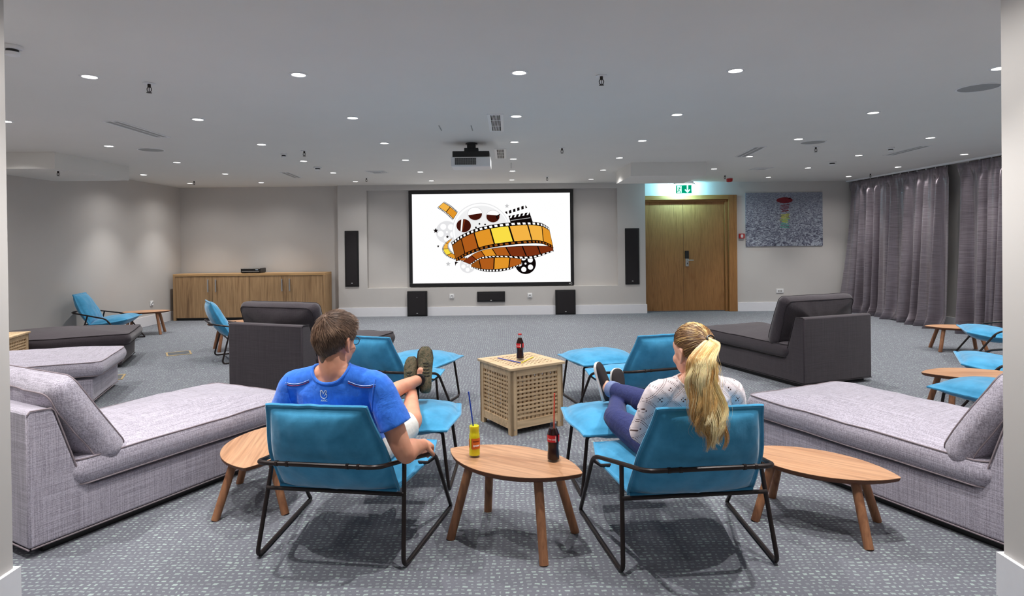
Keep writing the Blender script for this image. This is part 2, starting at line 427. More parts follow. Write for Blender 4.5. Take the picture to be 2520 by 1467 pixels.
# ------------------------------------------------------------------ ceiling fittings
def make_sprinkler():
    t = thing('sprinkler', '', 'sprinkler', (0, 0, H))
    MB().lathe([(.001, -.001), (.04, -.001), (.04, -.004), (.022, -.007), (.001, -.007)], 20).build('escutcheon', m_plastic, t)
    b = MB().lathe([(.001, -.005), (.011, -.005), (.011, -.03), (.006, -.032)], 12)
    for s in (-1, 1): b.tube([(s*.010, 0, -.028), (s*.016, 0, -.04), (s*.014, 0, -.055), (s*.002, 0, -.066)], .003, 6)
    b.tube([(0, 0, -.03), (0, 0, -.066)], .0025, 6); b.build('sprinkler_head', m_frame, t)
    MB().lathe([(.001, -.066), (.018, -.066), (.018, -.069), (.001, -.069)], 14).build('deflector', m_frame, t)
    return t
spr = None
for px, py, z, lab in [(367, 205, H, 'dark sprinkler head hanging beside the nearest left downlight'), (1480, 186, H, 'dark sprinkler head between two of the nearest downlights, right of centre'),
    (748.8, 371, H, 'small sprinkler head left of centre beside a tilted sensor'), (901.7, 438, H, 'sprinkler head above the left end of the screen wall'),
    (1383, 364, H, 'small sprinkler head to the right of the projector'), (1346.4, 435, H, 'sprinkler head above the right half of the screen'),
    (477.6, 445, H, 'sprinkler head near the far left corner of the ceiling'), (2007.6, 361, H, 'sprinkler head beside the smaller round grille on the right'),
    (2142, 427, H, 'sprinkler head close to the top of the curtains'), (143, 420, 2.43, 'sprinkler head under the dropped box on the left'), (1784, 431, H, 'small sprinkler head beside the red alarm sounder')]:
    p = at_z(px, py, z)
    if spr is None: spr = make_sprinkler(); spr.location = p; spr['label'] = lab
    else: copy_tree(spr, lab, p, 0)
for o in [o for o in COL.objects if o.name.startswith('sprinkler') and not o.parent]: o['group'] = 'ceiling sprinklers'
def detector(px, py, lab, r=.05, red=False, z=H):
    p = at_z(px, py, z)
    t = thing('alarm_sounder' if red else 'smoke_detector', lab, 'alarm' if red else 'detector', p, 0, None if red else 'ceiling detectors')
    MB().lathe([(.001, -.001), (r, -.001), (r, -.018), (r*.8, -.022), (.001, -.022)], 24).build('base', m_plastic, t)
    if red: MB().lathe([(.001, -.022), (r*1.05, -.022), (r*.95, -.07), (r*.6, -.085), (.001, -.085)], 24).build('sounder', m_red, t)
    else:
        MB().lathe([(.001, -.022), (r*.62, -.022), (r*.62, -.038), (.001, -.038)], 20).build('vent_slot', m_black, t)
        MB().lathe([(.001, -.038), (r*.8, -.038), (r*.7, -.055), (.001, -.058)], 20).build('cap', m_plastic, t)
detector(698, 378, 'small round detector on the ceiling left of the sprinkler', .04)
detector(781.7, 411, 'two tier smoke detector on the ceiling left of centre', .06)
detector(2048, 398, 'two tier smoke detector on the ceiling before the curtains', .06)
detector(2192, 363, 'small round detector beside the slot diffuser near the curtains', .045)
detector(30, 113, 'detector on the ceiling half hidden by the left pillar', .05)
detector(1794.8, 437, 'red round alarm sounder on the ceiling before the door', .06, True)
def speaker(px, py, r, lab):
    p = at_z(px, py, H); t = thing('ceiling_speaker', lab, 'speaker', p, 0, 'round ceiling speakers')
    MB().lathe([(r*.9, -.003), (r*.92, -.006), (r, -.005), (r, 0)], 36, caps=False).build('rim', m_plastic, t)
    MB().lathe([(.001, -.003), (r*.9, -.003), (r*.9, -.005), (.001, -.005)], 36).build('grille', m_grille, t)
speaker(371.7, 368.4, .15, 'round ceiling speaker grille in the left part of the ceiling')
speaker(2408, 215.2, .15, 'largest round ceiling speaker grille, by the right pillar')
speaker(2000.8, 350, .15, 'round ceiling speaker grille on the right near a sprinkler')
def slot(p0, p1, wd, lab):
    a = at_z(*p0, H); b = at_z(*p1, H); c = (a+b)/2; L = (b-a).length; an = math.atan2(b.y-a.y, b.x-a.x)
    t = thing('slot_diffuser', lab, 'air vent', c, an, 'linear slot diffusers')
    m = MB(); w2 = wd/2
    m.b2((-L/2, -w2, -.006), (L/2, -w2+.02, 0)).b2((-L/2, w2-.02, -.006), (L/2, w2, 0)).b2((-L/2, -w2+.02, -.006), (-L/2+.02, w2-.02, 0)).b2((L/2-.02, -w2+.02, -.006), (L/2, w2-.02, 0))
    m.b2((-L/2, -.006, -.005), (L/2, .006, 0)); m.build('frame', m_plastic, t, False)
    MB().b2((-L/2+.02, -w2+.02, -.002), (L/2-.02, w2-.02, -.0005)).build('slot', m_grille, t, False)
slot((270, 297), (402, 337.7), .16, 'long linear air diffuser in the left part of the ceiling')
slot((700, 424), (734, 437.5), .16, 'short looking linear air diffuser far left above the cabinet')
slot((1822, 385.6), (1872, 361), .16, 'linear air diffuser right of centre beside a downlight')
slot((2186, 382), (2279, 358.6), .16, 'linear air diffuser parallel to the curtain track')
def square(px, py, s, lab):
    t = thing('ceiling_vent', lab, 'air vent', at_z(px, py, H), 0, 'square ceiling vents')
    m = MB()
    for k in range(4):
        q = s/2-.025*k
        z = -.004-.004*k
        m.b2((-q, -q, z), (q, -q+.015, 0)).b2((-q, q-.015, z), (q, q, 0)).b2((-q, -q+.015, z), (-q+.015, q-.015, 0)).b2((q-.015, -q+.015, z), (q, q-.015, 0))
    m.build('frame', m_plastic, t, False); MB().b2((-s/2+.01, -s/2+.01, -.002), (s/2-.01, s/2-.01, -.0005)).build('louvre', m_grille, t, False)
square(927.8, 423, .32, 'square ceiling vent above the left end of the screen wall')
square(1874, 414.5, .32, 'square ceiling vent in front of the sea picture')
def acgrille(c4, lab):
    P = [at_z(*c, H) for c in c4]; x0 = (P[0].x+P[3].x)/2; x1 = (P[1].x+P[2].x)/2; y0 = (P[0].y+P[1].y)/2; y1 = (P[2].y+P[3].y)/2
    c = ((x0+x1)/2, (y0+y1)/2, H); w, l = x1-x0, abs(y1-y0)
    t = thing('air_grille', lab, 'air vent', c, 0, 'barred air grilles by the projector')
    m = MB().b2((-w/2, -l/2, -.006), (w/2, -l/2+.03, 0)).b2((-w/2, l/2-.03, -.006), (w/2, l/2, 0)).b2((-w/2, -l/2+.03, -.006), (-w/2+.03, l/2-.03, 0)).b2((w/2-.03, -l/2+.03, -.006), (w/2, l/2-.03, 0))
    m.build('frame', m_plastic, t, False)
    MB().b2((-w/2+.03, -l/2+.03, -.0025), (w/2-.03, l/2-.03, 0)).build('opening', m_void, t, False)
    n = 8; m = MB(); ww = w-.06
    for k in range(1, n): m.b2((-w/2+.03+ww*k/n-.0024, -l/2+.03, -.006), (-w/2+.03+ww*k/n+.0024, l/2-.03, -.001))
    for k in (.33, .66): m.b2((-w/2+.03, -l/2+l*k-.003, -.004), (w/2-.03, -l/2+l*k+.003, -.001))
    m.build('bar', m_plastic, t, False)
acgrille([(1199.8, 280.5), (1239, 280.5), (1239.8, 322.6), (1204, 322.6)], 'larger barred air grille above the projector')
acgrille([(1215, 366.4), (1245, 366.4), (1246.4, 390), (1221, 390)], 'smaller barred air grille right of the projector')
# ------------------------------------------------------------------ projector
P0 = at_z(1159, 352, H)
pr = thing('projector', 'white ceiling projector with a grey vent on a black bracket', 'projector', (P0.x+.005, 7.15, H))
b = MB().lathe([(.001, -.001), (.07, -.001), (.07, -.02), (.001, -.02)], 20).box((0, 0, -.045), (.1, .1, .06)).box((0, 0, -.09), (.165, .13, .05))
b.build('bracket', m_black, pr, False, .004)
MB().box((0, 0, -.148), (.425, .30, .07)).build('top_plate', m_black, pr, False, .006)
MB().box((0, 0, -.240), (.455, .36, .112)).build('body', m_plastic, pr, False, .012, 3)
m = MB()
m.b2((-.182, -.1835, -.275), (.06, -.179, -.198)); m.build('vent', m_black, pr, False)
m = MB()
for k in range(9): m.b2((-.182, -.1855, -.275+.0097*k-.0012), (.06, -.1835, -.275+.0097*k+.0012))
for k in range(13): m.b2((-.182+.0202*k-.001, -.185, -.275), (-.182+.0202*k+.001, -.1835, -.198))
m.build('vent_grid', m_grille, pr, False)
lens = MB().lathe([(.001, 0), (.045, 0), (.045, .03), (.035, .03), (.03, .02), (.001, .015)], 24); lens.v = [(p[0]-.1, .18+p[2], -.24+p[1]) for p in lens.v]; lens.build('lens', m_black, pr)
# ------------------------------------------------------------------ exit sign
m_green = emit('exit_green', S(0, 150, 110), 1.1); m_signw = emit('exit_white', S(190, 255, 240), 1.6); m_tube = emit('exit_tube', (.75, .95, 1, 1), 14)
ex = thing('exit_sign', 'green running man exit sign with a white arrow hanging over the oak door', 'sign', (3.50, 12.02, H))
MB().b2((-.19, -.03, -.06), (.19, .03, -.001)).build('lamp_housing', m_plastic, ex, False, .006)
MB().b2((-.165, -.036, -.072), (.165, .036, -.06)).build('lamp_tube', m_tube, ex, False, .004)
for s in (-1, 1): MB().tube([(s*.18, 0, -.03), (s*.22, -.03, -.07)], .006, 8).build('clip', m_frame, ex)
W2, Z1, Z2 = .155, -.245, -.082
MB().b2((-W2, -.004, Z1), (W2, .004, Z2)).build('sign_panel', m_green, ex, False)
m = MB(); yy = -.0065
def sp(poly): m.prism(poly, 'y', yy, -.004)
U = lambda x, y: (-W2+x*2*W2, Z2-(Z2-Z1)*y)     # unit sign coords, y down
sp([U(.08, .08), U(.36, .08), U(.36, .94), U(.08, .94)])
sp([U(.69, .02), U(.79, .02), U(.78, .62), U(.89, .48), U(.91, .62), U(.735, .95), U(.56, .62), U(.58, .48), U(.695, .62)])
m.build('pictogram', m_signw, ex, False)
m = MB(); yy = -.0085
def limb(a, b, w):
    A = Vector(U(*a)); B = Vector(U(*b)); d = (B-A).normalized(); n = Vector((-d.y, d.x))*w
    m.prism([tuple(A+n), tuple(B+n), tuple(B-n), tuple(A-n)], 'y', yy, -.0065)
m.lathe([(.001, 0), (.009, 0), (.009, .002), (.001, .002)], 10)
hv = U(.27, .18); m.v = [(hv[0]+p[0], yy+p[2], hv[1]+p[1]) for p in m.v]
limb((.25, .3), (.17, .58), .0085); limb((.25, .32), (.15, .3), .004); limb((.15, .3), (.11, .42), .004); limb((.25, .33), (.29, .42), .004); limb((.29, .42), (.35, .44), .004)
limb((.17, .58), (.17, .74), .006); limb((.17, .74), (.08, .75), .006); limb((.18, .58), (.25, .72), .006); limb((.25, .72), (.31, .93), .006)
m.build('running_figure', m_green, ex, False)
ld = bpy.data.lights.new('sign_lamp', 'AREA'); ld.shape = 'RECTANGLE'; ld.size = .32; ld.size_y = .05; ld.energy = 28; ld.color = (.30, .80, 1.0)
o = bpy.data.objects.new('sign_lamp', ld); COL.objects.link(o); o.parent = ex; o.location = (0, .045, -.068); o.rotation_euler = (math.radians(78), 0, 0)
# ------------------------------------------------------------------ wall fittings
def socket(c, face, lab, wide=False):
    t = thing('wall_socket', lab, 'socket', c, 0, 'white wall sockets'); sx, sz = (.15, .085) if wide else (.095, .095)
    t.rotation_euler = (0, 0, face)
    MB().b2((-sx/2, -.012, -sz/2), (sx/2, 0, sz/2)).build('plate', m_plastic, t, False, .006)
    if wide:
        for k in (-1, 0, 1): MB().b2((k*.03-.011, -.0145, -.02), (k*.03+.011, -.012, .02)).build('switch', m_grille, t, False)
    else:
        l = MB().lathe([(.03, 0), (.03, .012), (.026, .014), (.024, .004), (.001, .004)], 20, caps=False); l.v = [(p[0], -.012-p[2], p[1]) for p in l.v]; l.build('socket_well', m_plastic, t)
        for s in (-1, 1):
            l = MB().lathe([(.001, 0), (.004, 0), (.004, .002), (.001, .002)], 8); l.v = [(p[0]+s*.01, -.017-p[2], p[1]) for p in l.v]; l.build('pin_hole', m_black, t)
p = at_y(1112, 729, YT); socket((p.x, YT, p.z), 0, 'white wall socket between the left floor speaker and the centre speaker')
p = at_y(1304, 727, YT); socket((p.x, YT, p.z), 0, 'white wall socket between the centre speaker and the right floor speaker')
socket((XL, 11.3, .40), PI/2, 'white double socket on the left wall above the far leaf table')
p = at_y(1919, 716, YB); socket((p.x, YB, p.z), 0, 'wide white switch plate low on the wall under the sea picture', True)
p = at_y(1824.5, 581, YB); t = thing('fire_call_point', 'red fire call point on the wall between the door and the picture', 'alarm', (p.x, YB, p.z))
MB().b2((-.055, -.035, -.05), (.055, 0, .05)).build('case', m_red, t, False, .004)
MB().b2((-.025, -.038, -.03), (.025, -.035, .03)).build('glass_panel', m_plastic, t, False)
MB().b2((-.012, -.040, -.006), (.012, -.038, .006)).build('press_mark', m_black, t, False)
MB().b2((-.04, -.03, -.062), (.04, 0, -.05)).build('lower_lip', m_grille, t, False)
# ------------------------------------------------------------------ speakers
def spk(name, x0, x1, z0, z1, y0, lab, group, badge_z):
    t = thing(name, lab, 'loudspeaker', ((x0+x1)/2, YT, z0), 0, group); w = (x1-x0)/2; h = z1-z0; d = YT-y0
    MB().b2((-w, -d, 0), (w, 0, h)).build('cabinet', m_black, t, False, .006)
    MB().b2((-w+.028, -d-.010, .028), (w-.028, -d, h-.028)).build('grille', m_blackcloth, t, False, .004)
    l = MB().ball((0, 0, 0), (.018, .003, .010), 8); l.v = [(p[0], -d-.012+p[1], badge_z+p[2]) for p in l.v]; l.build('badge', m_steel, t)
    return t
spk('tower_speaker', -3.262, -2.985, .603, 1.722, YT-.02, 'tall black speaker set in the wall left of the screen', 'tall wall speakers', .07)
spk('tower_speaker', 2.355, 2.640, .583, 1.712, YT-.02, 'tall black speaker set in the wall right of the screen', 'tall wall speakers', .07)
s = spk('floor_speaker', -2.019, -1.621, 0.0, .502, YT-.07, 'square black subwoofer on the floor under the left end of the screen', 'subwoofers under the screen', .06)
MB().lathe([(.001, -.083), (.007, -.083), (.007, -.081)], 8).build('indicator', m_steel, s).matrix_local = Matrix.Translation((0, 0, .38)) @ Matrix.Rotation(PI/2, 4, 'X') @ Matrix.Translation((0, 0, .163))
spk('floor_speaker', .942, 1.345, 0.0, .495, YT-.07, 'square black subwoofer on the floor under the right end of the screen', 'subwoofers under the screen', .06)
spk('centre_speaker', -.625, -.065, .268, .476, YT-.03, 'low wide black speaker in the wall under the middle of the screen', None, .03)
# ------------------------------------------------------------------ projection screen and its picture
X0, X1, Zb, Zt = -1.985, 1.330, .583, 2.512
scr = thing('projection_screen', 'wide black framed projection screen showing a golden film strip picture', 'screen', ((X0+X1)/2, YT+.11, Zb))
L = scr.location
m = MB(); y0, y1 = YT+.03, YT+.10; fw = .066
m.b2((X0, y0, Zb), (X1, y1, Zb+fw)).b2((X0, y0, Zt-fw), (X1, y1, Zt)).b2((X0, y0, Zb+fw), (X0+fw, y1, Zt-fw)).b2((X1-fw, y0, Zb+fw), (X1, y1, Zt-fw))
rel(m, scr).build('frame', m_black, scr, False, .006)
e_white = emit('screen_white', (1, 1, 1, 1), 1.0)
rel(MB().b2((X0+.05, YT+.06, Zb+.05), (X1-.05, YT+.09, Zt-.05)), scr).build('projected_picture', e_white, scr, False)
def ec(n, r, g, b): return emit('picture_'+n, S(r, g, b), 1.0)
E_ = dict(vl=ec('offwhite', 240, 240, 241), lg=ec('pale', 228, 228, 230), mg=ec('grey', 196, 196, 198), k=ec('black', 14, 8, 8), mar=ec('maroon', 66, 22, 14), brn=ec('brown', 150, 82, 24), or1=ec('amber', 226, 150, 42), or2=ec('gold', 244, 180, 70), ye=ec('yellow', 250, 222, 70), do=ec('rust', 176, 92, 28), w=e_white, dk=ec('darkrust', 120, 48, 20))
layers = []
def W(x, y, k):       # picture coordinates -> screen plane, k = paint layer
    y = y+(x-930)*.0108
    return Vector((X0+(x-104)/1656*(X1-X0)-L.x, YT+.06-.0004*(k+1)-L.y, Zt-(y-113)/963*(Zt-Zb)-L.z))
art = MB(); amats = list(E_.values()); ak = {k: i for i, k in enumerate(E_)}; lay = [0]
def face(pts, c, k=None):
    lay[0] += 1; art.mi = ak[c]; z = lay[0] if k is None else k
    vs = [W(x, y, z) for x, y in pts]; art.add(vs, [tuple(range(len(vs)))])
def ell(cx, cy, rx, ry, c, a0=0, a1=360, rot=0, n=40):
    pts = []
    for i in range(n+1 if a1-a0 < 360 else n):
        a = math.radians(a0+(a1-a0)*i/n); x, y = rx*math.cos(a), ry*math.sin(a); q = math.radians(rot)
        pts.append((cx+x*math.cos(q)-y*math.sin(q), cy+x*math.sin(q)+y*math.cos(q)))
    face(pts, c)
def star(cx, cy, r, c):
    face([(cx+(r if i % 2 == 0 else r*.45)*math.cos(-PI/2+i*PI/5), cy+(r if i % 2 == 0 else r*.45)*math.sin(-PI/2+i*PI/5)) for i in range(10)], c)
def strip(up, lo, cols, nf, ns, m0=.17, m1=.17, sc2='w'):
    n = 48
    U_ = crom([(x, y, 0) for x, y in up], 12); L_ = crom([(x, y, 0) for x, y in lo], 12)
    def at(P, t):
        f = t*(len(P)-1); i = min(int(f), len(P)-2); return P[i].lerp(P[i+1], f-i)
    def q(t, v): p = at(U_, t).lerp(at(L_, t), v); return (p.x, p.y)
    lay[0] += 1; z = lay[0]; art.mi = ak['k']
    vs = []
    for i in range(n+1): vs += [W(*q(i/n, 0), z), W(*q(i/n, 1), z)]
    art.add(vs, [(2*i, 2*i+2, 2*i+3, 2*i+1) for i in range(n)])
    lay[0] += 1; z = lay[0]
    for f in range(nf):
        art.mi = ak[cols[f % len(cols)]]; a = (f+.04)/nf; b = (f+.96)/nf; vs = []
        for i in range(7): t = lerp(a, b, i/6); vs += [W(*q(t, m0), z), W(*q(t, 1-m1), z)]
        art.add(vs, [(2*i, 2*i+2, 2*i+3, 2*i+1) for i in range(6)])
    for s_ in range(ns):
        a = (s_+.25)/ns; b = (s_+.8)/ns
        for v0, v1, mm in ((.03, m0*.78, m0), (1-m1*.78, .97, m1)):
            if mm < .05: continue
            art.mi = ak['w' if v0 < .5 else sc2]; art.add([W(*q(a, v0), z), W(*q(b, v0), z), W(*q(b, v1), z), W(*q(a, v1), z)], [(0, 1, 2, 3)])
# small pale reels
def reel(cx, cy, r, c, hc='w', n=5, hr=.27, off=20):
    ell(cx, cy, r, r, c)
    for i in range(n): a = math.radians(off+i*360/n); ell(cx+.58*r*math.cos(a), cy+.58*r*math.sin(a), hr*r, hr*r, hc, n=20)
    ell(cx, cy, r*.1, r*.1, hc, n=12)
reel(485, 535, 112, 'lg'); reel(690, 868, 78, 'lg')
strip([(462, 228), (530, 270), (600, 330)], [(390, 290), (470, 345), (545, 415)], ['or2', 'or1'], 2, 13)
ell(830, 520, 290, 280, 'lg'); ell(830, 522, 284, 274, 'w'); ell(835, 530, 272, 262, 'vl')
for cx, cy, r, a0, a1 in ((770, 352, 76, 12, 168), (950, 378, 72, 10, 200)):
    ell(cx, cy, r, r*.9, 'mg'); ell(cx, cy, r-3, r*.9-3, 'w'); ell(cx, cy, r-6, r*.9-6, 'mar', a0-20, a1+0)
ell(655, 470, 73, 66, 'mar'); face([(632, 408), (650, 404), (636, 530), (622, 528)], 'w'); face([(660, 404), (672, 408), (645, 520), (640, 500)], 'dk')
for x, y in ((813, 452), (870, 458), (778, 488)): ell(x, y, 9, 9, 'k', n=12)
face([(978, 372), (1020, 352), (1024, 362), (995, 378), (1004, 402), (990, 406)], 'k')
# clapperboard
def slant(a, b, c, d, n):
    face([a, b, c, d], 'k')
    for i in range(n):
        t0 = (i+.3)/n; t1 = (i+.72)/n
        A = Vector(a).lerp(Vector(b), t0+.05); B = Vector(a).lerp(Vector(b), t1+.05); D = Vector(d).lerp(Vector(c), t0-.04); C = Vector(d).lerp(Vector(c), t1-.04)
        face([tuple(A), tuple(B), tuple(C), tuple(D)], 'w')
slant((1070, 332), (1278, 264), (1298, 290), (1092, 356), 5)
face([(1106, 372), (1318, 334), (1352, 440), (1130, 452)], 'k'); slant((1106, 372), (1318, 334), (1326, 358), (1114, 396), 5)
face([(1126, 416), (1326, 388), (1327, 393), (1127, 421)], 'mg')
for x, y, r, c in ((374, 520, 28, 'k'), (490, 582, 18, 'k'), (396, 677, 14, 'k'), (1092, 272, 24, 'mg'), (495, 855, 25, 'mg')): star(x, y, r, c)
# film ribbon: back loops first
strip([(545, 590), (470, 640), (435, 705), (470, 770), (570, 815), (720, 838)], [(520, 625), (500, 660), (510, 700), (545, 742), (620, 775), (720, 800)], ['or1', 'or2', 'ye', 'or1', 'do'], 5, 26, .2, .2)
reel(1272, 852, 105, 'k', 'w', 5, .25, 35)
strip([(722, 838), (800, 790), (960, 768), (1120, 772), (1235, 800)], [(728, 890), (830, 925), (950, 935), (1100, 915), (1232, 862)], ['brn', 'do', 'or1', 'do'], 4, 17, .15, .17)
strip([(640, 830), (800, 730), (1000, 690), (1280, 672), (1545, 676)], [(725, 862), (850, 796), (1060, 790), (1330, 800), (1558, 728)], ['dk', 'do', 'or1', 'do', 'dk', 'dk'], 7, 22, .04, .2)
strip([(528, 640), (640, 560), (800, 492), (1000, 452), (1230, 432), (1420, 440), (1512, 488)], [(575, 832), (690, 768), (860, 708), (1060, 672), (1300, 650), (1440, 654), (1556, 700)], ['brn', 'do', 'or1', 'ye', 'or2', 'or2', 'or1'], 7, 24, .16, .15, 'brn')
face([(562, 830), (600, 838), (575, 852), (566, 876)], 'k')
art.build('film_artwork', amats, scr, False)
m = MB(); bz = Zb+.032-L.z; by = y0-.002-L.y
m.ball((1.242-L.x, by, bz), (.020, .002, .014), 8); m.tube([(1.272-L.x+.015*math.cos(a), by, bz+.015*math.sin(a)) for a in [i*PI/8 for i in range(16)]], .0045, 6, closed=True)
m.build('maker_badge', m_steel, scr)
# ------------------------------------------------------------------ sea picture
A = at_y(1834, 475, YB); B = at_y(2023.7, 604.5, YB); cw, chh = (B.x-A.x), (A.z-B.z)
pic = thing('wall_picture', 'unframed sea photograph with a red boat hung right of the door', 'picture', ((A.x+B.x)/2, YB, (A.z+B.z)/2))
t = NT('sea_print'); g = t.n('ShaderNodeTexCoord').outputs['Object']; sp3 = t.n('ShaderNodeSeparateXYZ'); t.l(g, sp3.inputs[0])
zz = t.math('DIVIDE', t.math('ADD', sp3.outputs['Z'], chh/2), chh)             # 0 bottom .. 1 top
den = t.math('DIVIDE', 1.0, t.math('SUBTRACT', 1.35, zz)) 
cbx = t.n('ShaderNodeCombineXYZ'); t.l(t.math('MULTIPLY', sp3.outputs['X'], t.math('MULTIPLY', den, 10.0)), cbx.inputs[0]); t.l(t.math('MULTIPLY', den, 22.0), cbx.inputs[1])
n1 = t.noise(cbx.outputs[0], 1.6, 6, .65, 1.6); n2 = t.noise(g, 2.5, 2)
c = t.ramp(n1, [(.34, S(22, 22, 44)), (.43, S(92, 94, 114)), (.52, S(126, 130, 146)), (.58, S(206, 214, 224)), (.64, S(110, 118, 132))])
t.base(t.mix(t.math('MULTIPLY', n2, .12), c, S(150, 158, 164))); m_sea = t.set(Roughness=.5)
MB().b2((-cw/2, -.02, -chh/2), (cw/2, -.001, chh/2)).build('print', m_sea, pic, False)
def pflat(pts, name, mat, yo=-.0205):
    MB().prism([(p[0]*cw-cw/2, chh/2-p[1]*chh) for p in pts], 'y', yo-.001, yo+.0006).build(name, mat, pic, False)
m_boat = plain('boat_red', S(112, 8, 26), .5, var=.3, scale=14)
pflat([(.505+.105*math.cos(a), .145+.055*math.sin(a)) for a in [i*PI/14 for i in range(28)]]+[], 'boat_hull', m_boat)
pflat([(.555, .10), (.585, .095), (.585, .13), (.56, .12)], 'boat_cabin', m_boat)
def squig(seed, y0_, y1_, mat, nm, k=3):
    random.seed(seed); mm = MB()
    for i in range(k):
        P = [((.505+.05*math.sin(j*1.3+i*2)+random.uniform(-.02, .02))*cw-cw/2, -.0208, chh/2-lerp(y0_, y1_, (i+j/9)/k)*chh) for j in range(10)]
        mm.tube(crom(P, 4), .0009, 6, squash=6.5, up=(0, 1, 0))
    mm.build(nm, mat, pic)
squig(1, .22, .37, m_boat, 'red_reflection', 2); squig(2, .40, .56, plain('reflection_lime', S(190, 190, 60), .5), 'lime_reflection', 3); squig(5, .48, .66, plain('reflection_teal', S(80, 170, 150), .5), 'teal_reflection', 2)
# ------------------------------------------------------------------ low cabinet and amplifier
cx0, cx1, cy0, cy1, ch = -6.52, -3.565, 11.85, 12.29, .907
cab = thing('sideboard', 'long walnut veneer sideboard with four doors along the back wall', 'cabinet', ((cx0+cx1)/2, (cy0+cy1)/2, 0)); Lc = cab.location
R_ = lambda mb: rel(mb, cab)
R_(MB().b2((cx0+.04, cy0+.05, 0), (cx1-.04, cy1-.02, .05))).build('plinth', m_black, cab, False)
R_(MB().b2((cx0, cy0, ch-.045), (cx1, cy1, ch))).build('top_board', m_cabx, cab, False, .003)
for x in (cx0, cx1-.045): R_(MB().b2((x, cy0, .0), (x+.045, cy1, ch-.045))).build('side_panel', m_cab, cab, False, .002)
R_(MB().b2((cx0+.045, cy0+.03, .05), (cx1-.045, cy1-.01, ch-.045))).build('carcass', m_cab, cab, False)
n = 4; dw = (cx1-cx0-.09)/n
for i in range(n):
    a = cx0+.045+dw*i; dmb = R_(MB().b2((a+.003, cy0+.008, .055), (a+dw-.003, cy0+.028, ch-.05)))
    dd = dmb.build('door', m_cab, cab, False)
    hx = a+dw-.075 if i % 2 == 0 else a+.075
    hh = MB().b2((hx-.013, cy0-.027, .555), (hx+.013, cy0-.017, .80)).b2((hx-.008, cy0-.017, .57), (hx+.008, cy0+.008, .585)).b2((hx-.008, cy0-.017, .77), (hx+.008, cy0+.008, .785))
    R_(hh).build('handle', m_steel, dd, False, .003)
a0 = at_y(594, 670, 12.0).x; a1 = at_y(643, 670, 12.0).x
amp = thing('amplifier', 'black media player box standing on the walnut sideboard', 'amplifier', ((a0+a1)/2, 12.1, ch)); w = (a1-a0)/2
MB().b2((-w, -.13, .012), (w, .13, .095)).build('case', m_black, amp, False, .004)
MB().b2((-w+.01, -.135, .085), (w-.01, .13, .1)).build('silver_top', m_steel, amp, False, .002)
MB().b2((-w+.02, -.137, .03), (w-.03, -.13, .042)).build('silver_strip', m_steel, amp, False)
MB().b2((w-.1, -.136, .06), (w-.05, -.13, .072)).build('display', emit('amp_display', (.8, .9, 1, 1), .6), amp, False)
for s in (-1, 1): MB().b2((s*(w-.03)-.02, -.11, 0), (s*(w-.03)+.02, .11, .012)).build('foot', m_black, amp, False)
# ------------------------------------------------------------------ curtains
trk = thing('curtain_track', 'white curtain track along the ceiling above the grey curtains', 'track', (6.93, 9.4, H))
MB().b2((-.03, -2.9, -.03), (.03, 2.93, -.0005)).build('rail', m_white, trk, False, .003)
def curtain(ya, yb, lab, seed, flare):
    random.seed(seed)
    t = thing('curtain', lab, 'curtain', (6.93, (ya+yb)/2, 0), 0, 'grey satin curtains'); n = 420; nz = 26
    yc = (ya+yb)/2; Lw = yb-ya
    ph = [random.uniform(0, 6.28) for _ in range(6)]
    def fn(u, v):
        # u along, v up
        y = ya+Lw*u
        s = u*Lw
        amp = lerp(.095, .030, v**.8)
        # warped pleats
        w_ = s*2*PI/.27+1.3*math.sin(s*2.1+ph[0])+1.0*math.sin(s*4.6+ph[1])
        x = amp*math.sin(w_)+amp*.55*math.sin(w_*1.73+ph[2])+.035*(1-v)*math.sin(s*1.9+ph[3])
        if v > .93: x = .018*math.sin(s*2*PI/.075+ph[4])*(.6+.4*math.sin(s*9))
        yy_ = y+.035*(1-v)*math.sin(w_*.5+ph[5])
        k = (1-v)
        x -= .05*k*k+flare*k**1.5*max(0, (u-.82)/.18)
        if v < .06: x -= .05*(1-v/.06)*(1+math.sin(w_*.5)); yy_ += .03*math.sin(w_*.7)*(1-v/.06)
        return (x, yy_-yc, .004+v*(H-.05)+(.012*math.sin(w_) if v < .02 else 0))
    m = MB().grid(fn, n, nz)
    o = m.build('cloth', m_curtain, t, True, angle=180); sm = o.modifiers.new('thick', 'SOLIDIFY'); sm.thickness = .003
    for i in range(int(Lw/.22)):
        y = ya+.06+i*.22; MB().box((0, y-yc, H-.044), (.010, .008, .026)).build('hook', m_plastic, t, False)
curtain(9.50, 12.26, 'wide grey satin curtain hanging from the far end of the track', 3, .30)
curtain(6.6, 9.30, 'grey satin curtain hanging nearest the right pillar', 11, .0)
